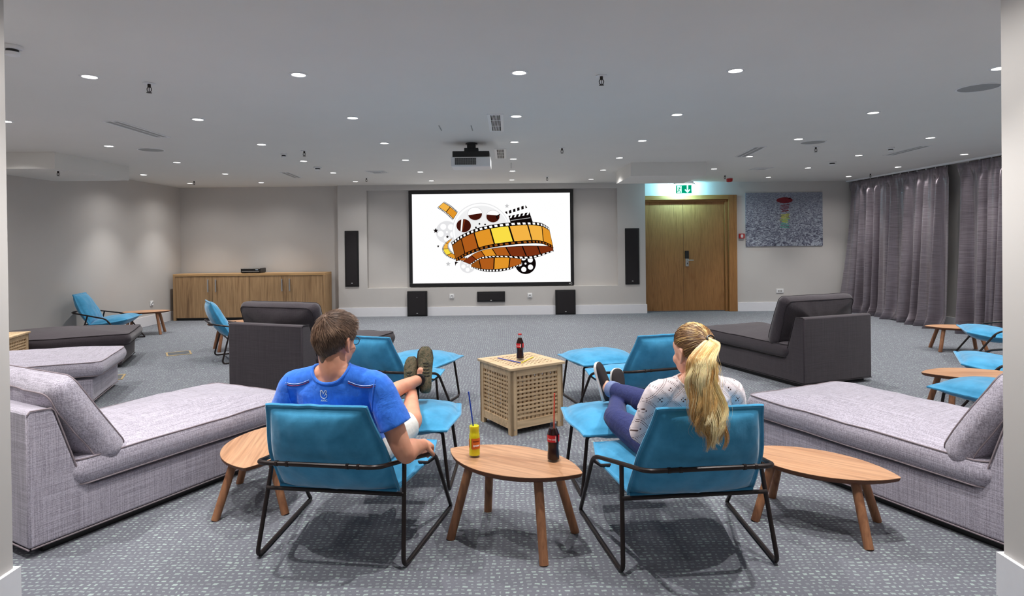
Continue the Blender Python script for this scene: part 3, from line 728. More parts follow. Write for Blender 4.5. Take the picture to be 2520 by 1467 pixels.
# ------------------------------------------------------------------ upholstery shapes
def rrect(sx, sy, rc, n=9, k=1, nside=10):
    P = []
    for i, (cx, cy, a0) in enumerate([(sx-rc, sy-rc, 0), (-sx+rc, sy-rc, 90), (-sx+rc, -sy+rc, 180), (sx-rc, -sy+rc, 270)]):
        for j in range(n+1):
            a = math.radians(a0+90*j/n); P.append((cx+rc*math.cos(a), cy+rc*math.sin(a)))
        nx = [(-sx+rc, sy), (-sx, -sy+rc), (sx-rc, -sy), (sx, sy-rc)][i]; q = P[-1]
        for j in range(1, nside): P.append((lerp(q[0], nx[0], j/nside), lerp(q[1], nx[1], j/nside)))
    return P
def cushion(name, sx, sy, h, top, bot, mat, pmat, parent, M=None, rc=.045, bulge=.012, wr=.006, seed=0, pr=.0038, sag=0):
    O = rrect(sx, sy, rc); M = M or Matrix()
    def pt(x, y, z):
        q = Vector((x*3.2+seed*7, y*3.2, z*3)); d = noise.noise(q)*wr+noise.noise(q*2.7)*wr*.6
        return M @ Vector((x+d*.4, y+d*.4, z+d*(1 if z > 0 else .3)-sag*math.sin(min(1, max(0, (y+sy)/(2*sy)))*PI)*(1 if z > 0 else .2)))
    R = []
    ts = [.015, .2, .4, .58, .73, .85, .94, .985]
    for t in ts: R.append([pt(x*t, y*t, -h/2-bot*(1-t**2.0)) for x, y in O])
    for k in range(7):
        v = k/6; b = 1+bulge*math.sin(PI*v)/min(sx, sy)
        R.append([pt(x*b, y*b, -h/2+h*v) for x, y in O])
    for t in ts[::-1]: R.append([pt(x*t, y*t, h/2+top*(1-t**2.0)) for x, y in O])
    o = MB().rings(R).build(name, mat, parent, True, angle=80)
    m = MB()
    for z in (-h/2, h/2): m.tube([pt(x*1.004, y*1.004, z) for x, y in O], pr, 6, closed=True)
    m.build('piping', pmat, o)
    return o
def lounge(name, label, mat, pmat, center, u, seed, cy=.335, cz=.625, ct=19, pillow=True, cx=0):
    t = thing(name, label, 'chaise lounge', (center[0], center[1], 0), math.atan2(-u[0], u[1]), 'chaise lounges')
    hw = .45
    MB().box((0, .80, .022), (.84, 1.46, .044)).build('plinth', m_black, t, False)
    # base with sloping back, as one cover
    prof = [(.0, .045), (1.585, .04), (1.59, .245), (.285, .255), (.235, .285), (.115, .675), (.10, .69), (.012, .695), (0, .68)]
    m = MB(); nx = 10; R = []
    for i in range(nx+1):
        x = -hw+2*hw*i/nx; e = .012 if i in (0, nx) else 0
        R.append([(x, y+.006*noise.noise(Vector((x*4+seed, y*5, z*5))), z+(.006*noise.noise(Vector((x*5, y*6+seed, 3))) if z < .1 else 0)) for y, z in prof])
    m.rings(R); m.build('base', mat, t, True, .012, 3, angle=30)
    m = MB()
    for x in (-hw-.001, hw+.001): m.tube([(x, y, z) for y, z in prof[4:9]], .004, 6)
    for x in (-hw-.001, hw+.001): m.tube([(x, .01, .043), (x, 1.585, .04)], .004, 6)
    m.tube([(-hw, 1.589, .04), (hw, 1.589, .04)], .004, 6); m.tube([(-hw, -.001, .043), (hw, -.001, .043)], .004, 6)
    m.build('seam', pmat, t)
    cushion('seat_cushion', .462, .725, .125, .078, .004, mat, pmat, t, Matrix.Translation((0, .925, .338)), .07, .016, .009, seed)
    Mb = Matrix.Translation((cx, cy, cz)) @ Matrix.Rotation(math.radians(ct), 4, 'X') @ Matrix.Rotation(PI/2, 4, 'X')
    if pillow: cushion('back_cushion', .448, .245, .135, .062, .055, mat, pmat, t, Mb, .055, .02, .022, seed+3)
    return t
def unit(a): l = math.hypot(*a); return (a[0]/l, a[1]/l)
def rc_from_left(c, u): return (c[0]+.45*u[1], c[1]-.45*u[0])      # rear centre from rear left corner
def rc_from_right(c, u): return (c[0]-.45*u[1], c[1]+.45*u[0])
u = unit((.471, .882)); lounge('chaise_lounge', 'light grey chaise lounge in the left foreground beside the left pillar', m_linen, m_pipl, rc_from_right((-2.267, 2.862), u), u, 1, .265, .585, 32)
u = unit((-.43, .903)); lounge('chaise_lounge', 'light grey chaise lounge in the right foreground, its back behind the right pillar', m_linen, m_pipl, rc_from_left((2.348, 2.66), u), u, 2, .235, .58, 31)
u = unit((.351, .936)); lounge('chaise_lounge', 'dark charcoal chaise lounge seen from behind, just left of the seated man', m_dark, m_pipd, rc_from_left((-2.80, 6.08), u), u, 3, cx=-.045)
u = unit((-.342, .94)); lounge('chaise_lounge', 'dark charcoal chaise lounge on the right behind the woman', m_dark, m_pipd, rc_from_left((2.87, 5.88), u), u, 4)
u = unit((.92, .39)); fl_ = lounge('chaise_lounge', 'dark charcoal chaise lounge at far left below the blue armchair by the wall', m_dark, m_pipd, rc_from_right((-4.67-1.72*u[0], 7.38-1.72*u[1]), u), u, 5, pillow=False); fl_.scale = (1, 1.075, 1)
u = unit((.94, .34)); lounge('chaise_lounge', 'light grey chaise lounge at far left, only its foot end showing', m_linen, m_pipl, rc_from_right((-3.83-1.6*u[0], 5.62-1.6*u[1]), u), u, 6)

# ------------------------------------------------------------------ blue armchair
def pad(name, cen, hw, T, parent, nu=40, nv=40, seed=0):
    # pinched cushion with a flat stitched border: cen(v) -> (y, z, tilt); hw(v) half width
    B = .94
    def surf(sgn):
        def fn(a, b):
            uu = -1+2*a; v = b
            y, z, an = cen(v); w = hw(v)
            pu = min(1, abs(uu)/B); pv = min(1, abs(2*v-1)/B)
            e = max(0, (1-pu**2.8)*(1-pv**2.8))
            th = T*.5*e**.5+.0055
            q = Vector((uu*2.2+seed, v*2.6, sgn*5)); th += e*.007*noise.noise(q*1.6)
            k = min(1, e*3)*(1-e)**2
            th += k*.006*(math.sin(uu*46+3*noise.noise(Vector((uu*6, v*6, seed))))*(1-pv**6 if pu < pv else 0)*0+noise.noise(Vector((uu*13, v*13, seed+sgn)))*1.2)
            th *= sgn
            wob = .004*noise.noise(Vector((uu*4, v*4, seed+9)))
            return (uu*w, y-math.sin(an)*(th+wob), z+math.cos(an)*(th+wob))
        return fn
    m = MB()
    m.grid(surf(1), nu, nv); m.grid(surf(-1), nu, nv)
    o = m.build(name, m_velvet, parent, True, weld=.002, angle=180)
    def line(k, r):
        E1 = []
        n = 34
        for i in range(n): E1.append((-k+2*k*i/n, -k))
        for i in range(n): E1.append((k, -k+2*k*i/n))
        for i in range(n): E1.append((k-2*k*i/n, k))
        for i in range(n): E1.append((-k, k-2*k*i/n))
        P = []
        for uu, vv in E1:
            v = (vv+1)/2; y, z, an = cen(min(1, max(0, v))); ov = (v-min(1, max(0, v)))*.5
            wob = .004*noise.noise(Vector((uu*4, v*4, seed+9)))
            P.append((uu*hw(min(1, max(0, v))), y+ov*math.cos(an)-math.sin(an)*wob, z+ov*math.sin(an)+math.cos(an)*wob))
        return P
    MB().tube(line(1.008, 1), .0085, 7, closed=True).build('edge_seam', m_velvet, o)
    return o
TR = .0105
def make_armchair():
    t = thing('armchair', '', 'armchair', (0, 0, 0), 0, 'blue armchairs')
    ang = math.atan2(.48, -.28)
    def cb(v): # backrest
        y = lerp(-.20, -.432, v)-.012*math.sin(PI*v); z = lerp(.308, .758, v)
        return y, z, math.radians(-58)
    # normal for the backrest points forward/up
    def cb2(v): y, z, a = cb(v); return y, z, math.radians(-65)
    pad('backrest', cb2, lambda v: interp([0, .42, 1], [.293, .284, .230], v), .15, t, seed=1)
    def cs(v): return lerp(-.215, .30, v), lerp(.312, .375, v)-.012*math.sin(PI*v), math.radians(8)
    pad('seat', cs, lambda v: interp([0, .75, 1], [.285, .35, .335], v), .155, t, seed=2)
    A = lambda s: [(s*.40, .05, .40), (s*.325, -.215, .453), (s*.282, -.440, .500)]
    # arm tube and back rail in one bent tube
    P = [(.412, .30, .04)]+A(1)+A(-1)[::-1]+[(-.412, .30, .04)]
    MB().tube(fillet(P, [0, .06, .3, .06, .06, .3, .06, 0], 7), TR, 10).build('arm_rail', m_frame, t)
    for s in (-1, 1):
        P = [(s*.412, .30, .04), (s*.412, .325, TR), (s*.355, -.325, TR), (s*.328, -.215, .450)]
        MB().tube(fillet(P, [0, .045, .05, 0], 7), TR, 10).build('leg', m_frame, t)
    MB().tube([(-.338, -.258, .312), (.338, -.258, .312)], TR*.9, 10).build('cross_bar', m_frame, t)
    MB().tube([(-.40, .06, .375), (-.36, .06, .345), (.36, .06, .345), (.40, .06, .375)], TR*.8, 10).build('cross_bar', m_frame, t)
    for x in (-.19, -.14, .14, .19): MB().tube([(x, -.440, .500), (x+.012, -.440, .500)], TR*1.25, 8).build('rail_clip', m_frame, t)
    return t
def yaw(fx, fy): return math.atan2(-fx, fy)
ch0 = make_armchair()
CH = [((-.787, 3.10), (.151, .988), 'blue armchair the man in the blue shirt is sitting in'),
      ((.8165, 3.0), (-.082, .997), 'blue armchair the blonde woman is sitting in'),
      ((-.975, 5.047), (.326, .946), 'empty blue armchair in front of the man, beside the dark lounge'),
      ((1.06, 4.965), (-.282, .959), 'empty blue armchair in front of the woman, right of the wooden crate'),
      ((-6.05, 9.31), (.97, .26), 'blue armchair in profile against the far left wall'),
      ((-3.44, 7.94), (.84, .54), 'blue armchair seen edge on before the walnut sideboard'),
      ((5.66, 7.04), (-.88, .47), 'blue armchair by the curtains, beside the farthest table on the right'),
      ((4.317, 5.30), (-.85, .53), 'nearer blue armchair at the right pillar, between the two leaf tables there')]
for i, (c, f, lab) in enumerate(CH):
    if i == 0: ch0.location = (c[0], c[1], 0); ch0.rotation_euler = (0, 0, yaw(*f)); ch0['label'] = lab
    else: copy_tree(ch0, lab, (c[0], c[1], 0), yaw(*f))
def make_ottoman():
    t = thing('footstool', '', 'footstool', (0, 0, 0), 0, 'blue footstools')
    def cs(v): return lerp(-.285, .285, v), .375+.012*math.sin(PI*v), 0
    pad('seat', cs, lambda v: interp([0, .5, 1], [.27, .315, .29], v), .13, t, seed=4)
    for s in (-1, 1):
        P = [(s*.19, -.2, .345), (s*.235, -.205, .345), (s*.275, -.235, TR), (s*.275, .225, TR), (s*.235, .2, .345), (s*.19, .2, .345)]
        MB().tube(fillet(P, .045, 6), TR, 10).build('leg', m_frame, t)
    for y in (-.2, .2): MB().tube([(-.2, y, .345), (.2, y, .345)], TR*.9, 8).build('cross_bar', m_frame, t)
    return t
ot = make_ottoman()
for i, (c, f, lab) in enumerate([((-.63, 3.82), (.03, 1), "blue footstool under the man's crossed feet"), ((.66, 3.715), (-.096, 1), "blue footstool under the woman's crossed feet"),
        ((-.81, 5.66), (.326, .946), 'empty blue footstool behind the brown shoes of the man'), ((.835, 5.66), (-.282, .959), 'empty blue footstool right of the wooden crate'), ((3.42, 4.22), (-.95, -.30), 'blue footstool close behind the right foreground lounge')]):
    if i == 0: ot.location = (c[0], c[1], 0); ot.rotation_euler = (0, 0, yaw(*f)); ot['label'] = lab
    else: copy_tree(ot, lab, (c[0], c[1], 0), yaw(*f))
# ------------------------------------------------------------------ leaf shaped tables
def make_table(hz):
    t = thing('leaf_table', '', 'table', (0, 0, 0), 0, 'leaf shaped walnut tables')
    a, b = .378, .203; Rr = (a*a+b*b)/(2*b); P = []
    th = math.asin(a/Rr)*.985
    for s in (1, -1):
        for i in range(33):
            q = lerp(-th, th, i/32); P.append((s*Rr*math.sin(q), s*(Rr*math.cos(q)-(Rr-b))))
    m = MB(); top = MB().prism(P, 'z', hz-.004, hz); o = top.build('table_top', m_walnut, t, False, .0015)
    e = MB(); R = [[(x*k, y*k, z) for x, y in P] for k, z in ((.93, hz-.028), (.985, hz-.018), (1.0, hz-.0045))]
    e.rings(R).build('edge', m_edge, o, False)
    for sx in (-1, 1):
        for sy in (-1, 1):
            MB().tube([(sx*.19, sy*.095, hz-.018), (sx*.258, sy*.178, .0)], [.0225, .0215], 14).build('leg', m_walleg, t, True, angle=50)
    return t
tb = make_table(.380); tl = make_table(.310)
TB = [(tb, (.012, 3.03), (.869, -.494), 'taller leaf table with the drinks between the two blue armchairs'),
      (tl, (1.588, 3.14), (.80, -.60), 'low leaf table right of the woman beside the light lounge'),
      (tl, (-1.45, 3.53), (-.18, .98), "low leaf table at the man's left beside the light lounge"),
      (tb, (-6.055, 10.15), (.945, .327), 'leaf table before the white socket on the left wall'),
      (tb, (-3.86, 8.63), (.82, .57), 'leaf table mostly hidden behind the edge on blue armchair'),
      (tl, (5.80, 7.79), (.95, -.30), 'farthest leaf table on the right, before the curtains'),
      (tb, (3.70, 4.82), (.99, -.14), 'leaf table at right just behind the blue footstool by the light lounge')]
used = set()
for src, c, uu, lab in TB:
    rz = math.atan2(uu[1], uu[0])
    if id(src) not in used: used.add(id(src)); src.location = (c[0], c[1], 0); src.rotation_euler = (0, 0, rz); src['label'] = lab
    else: copy_tree(src, lab, (c[0], c[1], 0), rz)
# ------------------------------------------------------------------ slatted crate tables
def make_crate():
    t = thing('slatted_crate', '', 'side table', (0, 0, 0), 0, 'slatted wooden crate tables')
    hs = .242; zt = .495
    for sx in (-1, 1):
        for sy in (-1, 1):
            p = MB().b2((sx*hs, sy*hs, 0), (sx*(hs-.022), sy*(hs-.052), zt)).b2((sx*hs, sy*hs, 0), (sx*(hs-.052), sy*(hs-.022), zt))
            o = p.build('corner_post', m_acaciav, t, False, .002)
            l = MB().lathe([(.001, 0), (.005, 0), (.005, .002), (.001, .002)], 10); l.v = [(sx*(hs-.026)+q[0], sy*(hs+.0005)+sy*q[2], .045+q[1]) for q in l.v]; l.build('screw', m_steel, o)
    for k in range(4):
        M = Matrix.Rotation(k*PI/2, 4, 'Z'); m = MB(); w = hs-.052
        m.b2((-w, -hs+.003, .045), (w, -hs+.02, .105)).b2((-w, -hs+.003, .445), (w, -hs+.02, zt))
        for i in range(11):
            z = .105+.34*(i+.5)/11; 
            if i: z0 = .105+.34*i/11; m.b2((-w, -hs+.005, z0-.0075), (w, -hs+.012, z0+.0075))
        for i in range(11):
            x = -w+2*w*i/10; m.b2((x-.0105, -hs+.0125, .105), (x+.0105, -hs+.0195, .445))
        m.v = [tuple(M @ Vector(p)) for p in m.v]; m.build('slatted_panel', m_acacia, t, False)
    lid = MB(); q = .2575; f = .062
    lid.b2((-q, -q, zt), (q, -q+f, zt+.02)).b2((-q, q-f, zt), (q, q, zt+.02)).b2((-q, -q+f, zt), (-q+f, q-f, zt+.02)).b2((q-f, -q+f, zt), (q, q-f, zt+.02))
    o = lid.build('lid_frame', m_acacia, t, False, .003)
    g = MB(); w = q-f; n = 10
    for i in range(n+1):
        x = -w+2*w*i/n; b = .0115
        g.b2((x-b, -w, zt+.004), (x+b, w, zt+.0185)); g.b2((-w, x-b, zt+.004), (w, x+b, zt+.0187))
    g.build('lid_lattice', m_acacia, o, False)
    MB().b2((-hs+.03, -hs+.03, .05), (hs-.03, hs-.03, .058)).build('bottom_panel', m_acacia, t, False)
    return t
cr = make_crate(); cr.location = (.093, 4.905, 0); cr.rotation_euler = (0, 0, .5532); cr['label'] = 'pale slatted wooden crate table in the middle with a cola bottle on its lid'
copy_tree(cr, 'pale slatted wooden crate table half hidden by the left pillar', (-5.61, 6.62, 0), .28)
# ------------------------------------------------------------------ floor boxes
m_hatch = plain('hatch_carpet', S(84, 88, 92), .95, var=.15, scale=250)
def floorbox(c, rz, lab):
    t = thing('floor_box', lab, 'floor box', (c[0], c[1], 0), rz, 'floor socket boxes'); s = .15; f = .022
    MB().b2((-s, -s, 0), (s, -s+f, .006)).b2((-s, s-f, 0), (s, s, .006)).b2((-s, -s+f, 0), (-s+f, s-f, .006)).b2((s-f, -s+f, 0), (s, s-f, .006)).build('frame', m_brass, t, False, .001)
    MB().b2((-s+f, -s+f, 0), (s-f, s-f, .004)).build('lid', m_hatch, t, False)
floorbox((-4.49, 8.28), .55, 'brass rimmed floor socket box in the carpet before the edge on armchair')
floorbox((-4.46, 6.78), .45, 'brass rimmed floor socket box beside the foot of the far left light lounge')
# ------------------------------------------------------------------ drinks
def glassmat(name, col, rough=.02):
    t = NT(name); t.base(col); return t.set(Roughness=rough, Transmission_Weight=1.0, IOR=1.45)
t = NT('clear_glass'); o_ = t.t.nodes['Material Output']; tr_ = t.n('ShaderNodeBsdfTransparent'); tr_.inputs[0].default_value = (.95, .97, .97, 1); gg = t.n('ShaderNodeBsdfGlossy'); gg.inputs['Roughness'].default_value = .03
fr_ = t.n('ShaderNodeLayerWeight', Blend=.35); mx_ = t.n('ShaderNodeMixShader'); t.l(t.math('ADD', t.math('MULTIPLY', t.math('POWER', fr_.outputs['Facing'], 3.0), .5), .03), mx_.inputs[0]); t.l(tr_.outputs[0], mx_.inputs[1]); t.l(gg.outputs[0], mx_.inputs[2]); t.l(mx_.outputs[0], o_.inputs['Surface'])
m_glass = t.mat
m_cola = plain('cola', S(40, 14, 12), .25, var=.1, Specular_IOR_Level=.2)
t = NT('orange_drink'); t.base(S(244, 226, 20)); m_orange = t.set(Roughness=.15, Subsurface_Weight=.25, Subsurface_Scale=.03)
m_lab_r = plain('red_label', S(206, 34, 40), .5, var=.03); m_lab_o = plain('orange_label', S(226, 110, 20), .5, var=.05); m_lab_w = plain('label_white', S(245, 240, 236), .5, var=.01); m_lab_b = plain('label_maroon', S(120, 30, 10), .5)
m_cap = plain('red_cap', S(196, 60, 60), .35, .2)
def bent_text(body, size, r, z, mat, name, parent, face_a, shear=0, dy=0, bold=0):
    vs, fs = text_mesh(body, size, shear, bold)
    m = MB(); V = []
    for p in vs:
        a = face_a+p.x/r; V.append((r*math.cos(a), r*math.sin(a), z+p.y))
    m.add(V, fs); return m.build(name, mat, parent, False)
def arc_patch(r, z0, z1, a0, a1, n=24): # curved label
    m = MB(); R = []
    def fn(u, v): a = lerp(a0, a1, u); return (r*math.cos(a), r*math.sin(a), lerp(z0, z1, v))
    return m.grid(fn, n, 1)
COLA = [(.026, 0), (.0295, .004), (.0305, .012), (.0300, .034), (.0272, .062), (.0268, .072), (.0288, .090), (.0300, .104), (.0302, .132), (.0285, .142), (.0225, .158), (.0165, .174), (.0132, .186), (.0125, .20)]
ORNG = [(.024, 0), (.0275, .004), (.0282, .012), (.0282, .108), (.0262, .120), (.0243, .128), (.0255, .138), (.0268, .150), (.0255, .160), (.0195, .168), (.0142, .174), (.0125, .19)]
def bottle(loc, prof, hgt, liquid, fill, lab, rz, kind, cap=False):
    t = thing('soda_bottle' if kind == 'cola' else 'juice_bottle', lab, 'bottle', loc, rz); k = hgt/.205
    top = prof[-1][1]
    outer = prof+[(.0145, top+.002), (.0145, top+.007), (.0115, top+.0075)]
    MB().lathe([(.001, 0)]+[(r, z*1) for r, z in outer]+[(r-.0022, z) for r, z in prof[::-1] if z > .01]+[(.02, .006), (.001, .006)], 32).build('glass', m_glass, t)
    lz = [(r-.0012, z) for r, z in prof if .0065 < z < fill]; rt = interp([p[1] for p in prof], [p[0] for p in prof], fill)-.0012
    MB().lathe([(.001, .007)]+lz+[(rt, fill), (.001, fill)], 32).build('liquid', liquid, t)
    f = -PI/2
    if kind == 'cola':
        arc_patch(.0308, .100, .134, f+.85, f+2.2).build('back_label', m_lab_r, t); lm = arc_patch(.0308, .100, .134, f-1.35, f+.45).build('label', m_lab_r, t)
        bent_text('Coca-Cola', .0098, .0312, .114, m_lab_w, 'label_text', lm, f-.42, .35, bold=.0002)
        arc_patch(.0310, .102, .130, f+.30, f+.42, 6).build('label_strip', m_lab_w, lm)
    else:
        lm = arc_patch(.0287, .046, .100, f-.75, f+1.15).build('label', m_lab_o, t)
        arc_patch(.0289, .049, .097, f-.70, f-.62, 4).build('label_border', m_lab_b, lm)
        P = []
        for i in range(14): a = f-.40+1.15*i/13; P.append((.0291*math.cos(a), .0291*math.sin(a), .063+(.0042 if i % 2 else -.0042)+.0012*math.sin(i*2.1)))
        MB().tube(crom(P, 3), .0012, 6, round_=True).build('label_script', m_lab_w, lm)
        arc_patch(.0290, .082, .087, f-.45, f+.85, 12).build('label_band', m_lab_b, lm)
        arc_patch(.0287, .05, .096, f-1.7, f-1.25, 8).build('back_label', m_lab_o, t)
    if cap: MB().lathe([(.001, top+.012), (.012, top+.012), (.0155, top+.007), (.0155, top+.0), (.0135, top)], 24).build('cap', m_cap, t)
    return t
pO = at_z(1168, 1124, .38); pC = at_z(1362, 1134, .38); pH = at_z(1280, 885, .515)
bottle(pO, ORNG, .2, m_orange, .158, 'glass bottle of orange drink on the walnut table', .25, 'orange')
bottle(pC, COLA, .207, m_cola, .163, 'cola bottle with an orange straw on the walnut table', .0, 'cola')
bottle(pH, COLA, .207, m_cola, .176, 'unopened looking cola bottle standing on the wooden crate', -.2, 'cola', True)
def straw(P, lab, col, nm):
    m_ = plain(nm, col, .4, var=.03); o = MB().tube(P, .0036, 10).build('drinking_straw', m_); tag(o, lab, 'straw', 'drinking straws')
    return o
def up_straw(base, px, py, dz, lab, col, nm):
    b = Vector(base)+Vector((0, 0, .05)); tip = at_y(px, py, base[1]-.005); d = tip-b
    straw([b+d*(i/6) for i in range(7)], lab, col, nm)
up_straw(Vector(pO)+Vector((.008, 0, 0)), 1153, 964, 0, 'dark blue straw standing in the orange drink', S(24, 70, 178), 'straw_blue')
up_straw(Vector(pC)+Vector((.001, 0, 0)), 1364.5, 968, 0, 'orange red straw standing in the cola bottle', S(236, 92, 66), 'straw_orange')
zl = .515+.0042
a = at_z(1225, 881, zl); b = at_z(1281, 893, zl); straw([a, (a+b)/2, b], 'blue straw lying on the crate lid', S(24, 60, 178), 'straw_blue_lying')
a = at_z(1283, 893, zl); b = at_z(1312, 878.5, zl); straw([a, (a+b)/2, b], 'yellow straw lying on the crate lid', S(240, 220, 60), 'straw_yellow')
# ------------------------------------------------------------------ world and view
wd = bpy.data.worlds.new('world'); sc.world = wd; wd.use_nodes = True
wd.node_tree.nodes['Background'].inputs['Color'].default_value = (1, .975, .95, 1); wd.node_tree.nodes['Background'].inputs['Strength'].default_value = .38  # even fill that enters by the added opening behind the camera
sc.view_settings.view_transform = 'Standard'; sc.view_settings.look = 'None'; sc.view_settings.gamma = 1; sc.view_settings.exposure = EXPO
# ------------------------------------------------------------------ people
m_skin = None
def skinmat(name, c, c2):
    t = NT(name); n = t.noise(t.coord(), 14, 3); t.base(t.ramp(n, [(.3, S(*c)), (.7, S(*c2))])); t.bump(t.noise(t.coord(), 300, 2), .06, .001)
    t.bs.inputs['Subsurface Radius'].default_value = (.012, .005, .003)
    return t.set(Roughness=.5, Subsurface_Weight=.12, Subsurface_Scale=.6)
m_skin_m = skinmat('skin_man', (214, 148, 120), (226, 164, 134)); m_skin_w = skinmat('skin_woman', (226, 168, 142), (236, 182, 156))
m_eye = plain('eye_white', S(236, 232, 228), .2, var=.01); m_iris = plain('iris', S(70, 60, 50), .2); m_lip = plain('lips', S(190, 110, 100), .5)
def frame_fn(c, f):
    f = Vector((f[0], f[1])).normalized(); r = Vector((f.y, -f.x))
    def Lf(x, y, z): return Vector((c[0]+r.x*x+f.x*y, c[1]+r.y*x+f.y*y, z))
    return Lf, Vector((r.x, r.y, 0)), Vector((f.x, f.y, 0))
def ering(c, X, Y, rx, ry, n=20, pw=1.0):
    out = []
    for k in range(n):
        a = 2*PI*k/n; ca, sa = math.cos(a), math.sin(a)
        out.append(Vector(c)+X*rx*math.copysign(abs(ca)**pw, ca)+Y*ry*math.copysign(abs(sa)**pw, sa))
    return out
def torso(mb, Lf, r, f, stations, n=22):
    # stations: (y, z, half width, half depth, tilt)
    R = []
    for y, z, hw, hd, tilt in stations:
        Y = f*math.cos(tilt)+Vector((0, 0, 1))*math.sin(tilt); R.append(ering(Lf(0, y, z), r, Y, hw, hd, n, .85))
    mb.rings(R)
def limb3(mb, pts, n=14, sub=4):
    P = crom([p for p, _ in pts], sub); rr = []
    for i in range(len(pts)-1):
        for k in range(sub): rr.append(lerp(pts[i][1], pts[i+1][1], k/sub))
    rr.append(pts[-1][1]); mb.tube(P, rr, n, round_=True)
def head_shape(mb, c, M, k=1.0):
    A = lambda x, y, z: Vector(c)+M @ (Vector((x, y, z))*k)
    B = lambda p, r: mb.ball(A(*p), [q*k for q in r], 14, M)
    B((0, -.004, .022), (.077, .096, .100)); B((0, .030, -.045), (.058, .066, .066)); B((0, .055, -.088), (.030, .030, .022))
    B((0, .062, .03), (.055, .033, .045)); B((-.038, .058, -.03), (.024, .028, .026)); B((.038, .058, -.03), (.024, .028, .026))
    mb.tube([A(0, .090, .018), A(0, .104, -.008), A(0, .113, -.030), A(0, .098, -.040)], [.007*k, .010*k, .014*k, .010*k], 10, round_=True)
    B((0, .088, -.062), (.022, .012, .009))
    for s in (-1, 1):
        P = [A(s*.074, .004, -.035), A(s*.079, -.004, -.040), A(s*.086, -.020, -.018), A(s*.089, -.026, .006), A(s*.084, -.014, .020), A(s*.077, -.001, .014)]
        mb.tube(crom(P, 4), .0065*k, 8, round_=True); B((s*.078, -.009, -.010), (.006, .015, .026)); B((s*.079, -.001, -.038), (.006, .009, .010))
    return A
def face_parts(c, M, body, k=1.0):
    A = lambda x, y, z: Vector(c)+M @ (Vector((x, y, z))*k)
    for s in (-1, 1):
        o = rel(MB().ball(A(s*.030, .073, .006), .012*k, 10), body).build('eye', m_eye, body)
        rel(MB().ball(A(s*.030, .0815, .006), .005*k, 8), body).build('iris', m_iris, o)
        rel(MB().tube([A(s*.016, .090, .026), A(s*.030, .088, .030), A(s*.044, .079, .026)], .003*k, 8, round_=True), body).build('eyebrow', body_hair(body), body)
    rel(MB().tube([A(-.022, .090, -.064), A(-.008, .1, -.061), A(.008, .1, -.061), A(.022, .090, -.064)], [.002*k, .0045*k, .0045*k, .002*k], 8, round_=True), body).build('mouth', m_lip, body)
HAIRM = {}
def body_hair(b): return HAIRM.get(b.name)
def hand(mb, wrist, d, palm_n, curl=1.0, side=1, k=1.0):
    # d = direction of the hand, palm_n = out of the back of the hand; five unequal bent fingers
    d = Vector(d).normalized(); n = Vector(palm_n); n = (n-d*n.dot(d)).normalized(); w = d.cross(n)*side
    W_ = Vector(wrist)
    for o_, r0, r1 in ((-.026, .014, .0125), (-.009, .016, .0145), (.009, .016, .0145), (.025, .014, .0125)):
        mb.tube([W_+w*o_*.5*k, W_+w*o_*.8*k+d*.03*k+n*.003*k, W_+w*o_*k+d*.078*k], [.017*k, r0*k, r1*k], 10, round_=True)
    lens = ((-.030, .062, .0075), (-.010, .078, .0085), (.010, .083, .0088), (.029, .074, .0085))
    for o_, L_, r_ in lens:
        b = W_+w*o_*k+d*.078*k; P = [b]; a = .25*curl; seg = (L_*.45*k, L_*.31*k, L_*.26*k)
        for i, sl in enumerate(seg):
            a += (.35, .75, .55)[i]*curl; b = b+(d*math.cos(a)-n*math.sin(a))*sl; P.append(b)
        mb.tube(P, [r_*1.1*k, r_*1.08*k, r_*k, r_*.85*k], 10, round_=True)
    b = W_+w*.022*k+d*.018*k-n*.004*k
    P = [b, b+(w*.9+d*.5-n*.3).normalized()*.032*k]; P.append(P[-1]+(d*.9+w*.25-n*.35*curl).normalized()*.030*k); P.append(P[-1]+(d*1.0-w*.25-n*.35*curl).normalized()*.024*k)
    mb.tube(P, [.0125*k, .0115*k, .0098*k, .0085*k], 10, round_=True)
def basis(fwd, up):   # columns: right, forward, up
    y = Vector(fwd).normalized(); z = Vector(up); z = (z-y*z.dot(y)).normalized(); x = y.cross(z)
    return Matrix((x, y, z)).transposed()
def shoe_rings(L, prof, n=18):
    # prof: (t along 0..1, half width, z bottom, z top)
    R = []
    for t, hw, zb, zt in prof:
        c = (zb+zt)/2; hh = (zt-zb)/2
        R.append([Vector((hw*math.copysign(abs(math.cos(2*PI*k/n))**.8, math.cos(2*PI*k/n)), t*L, c+hh*math.copysign(abs(math.sin(2*PI*k/n))**.8, math.sin(2*PI*k/n)))) for k in range(n)])
    return R
def put(mb, M, T): mb.v = [tuple(M @ Vector(p)+Vector(T)) for p in mb.v]; return mb
def cloth_snap(bv, p, d, off=.002):
    h = bv.ray_cast(Vector(p), Vector(d).normalized()); 
    if h[0] is None: h = bv.find_nearest(Vector(p))
    return h[0]+h[1]*off if h[1].dot(Vector(d)) < 0 else h[0]-h[1]*off

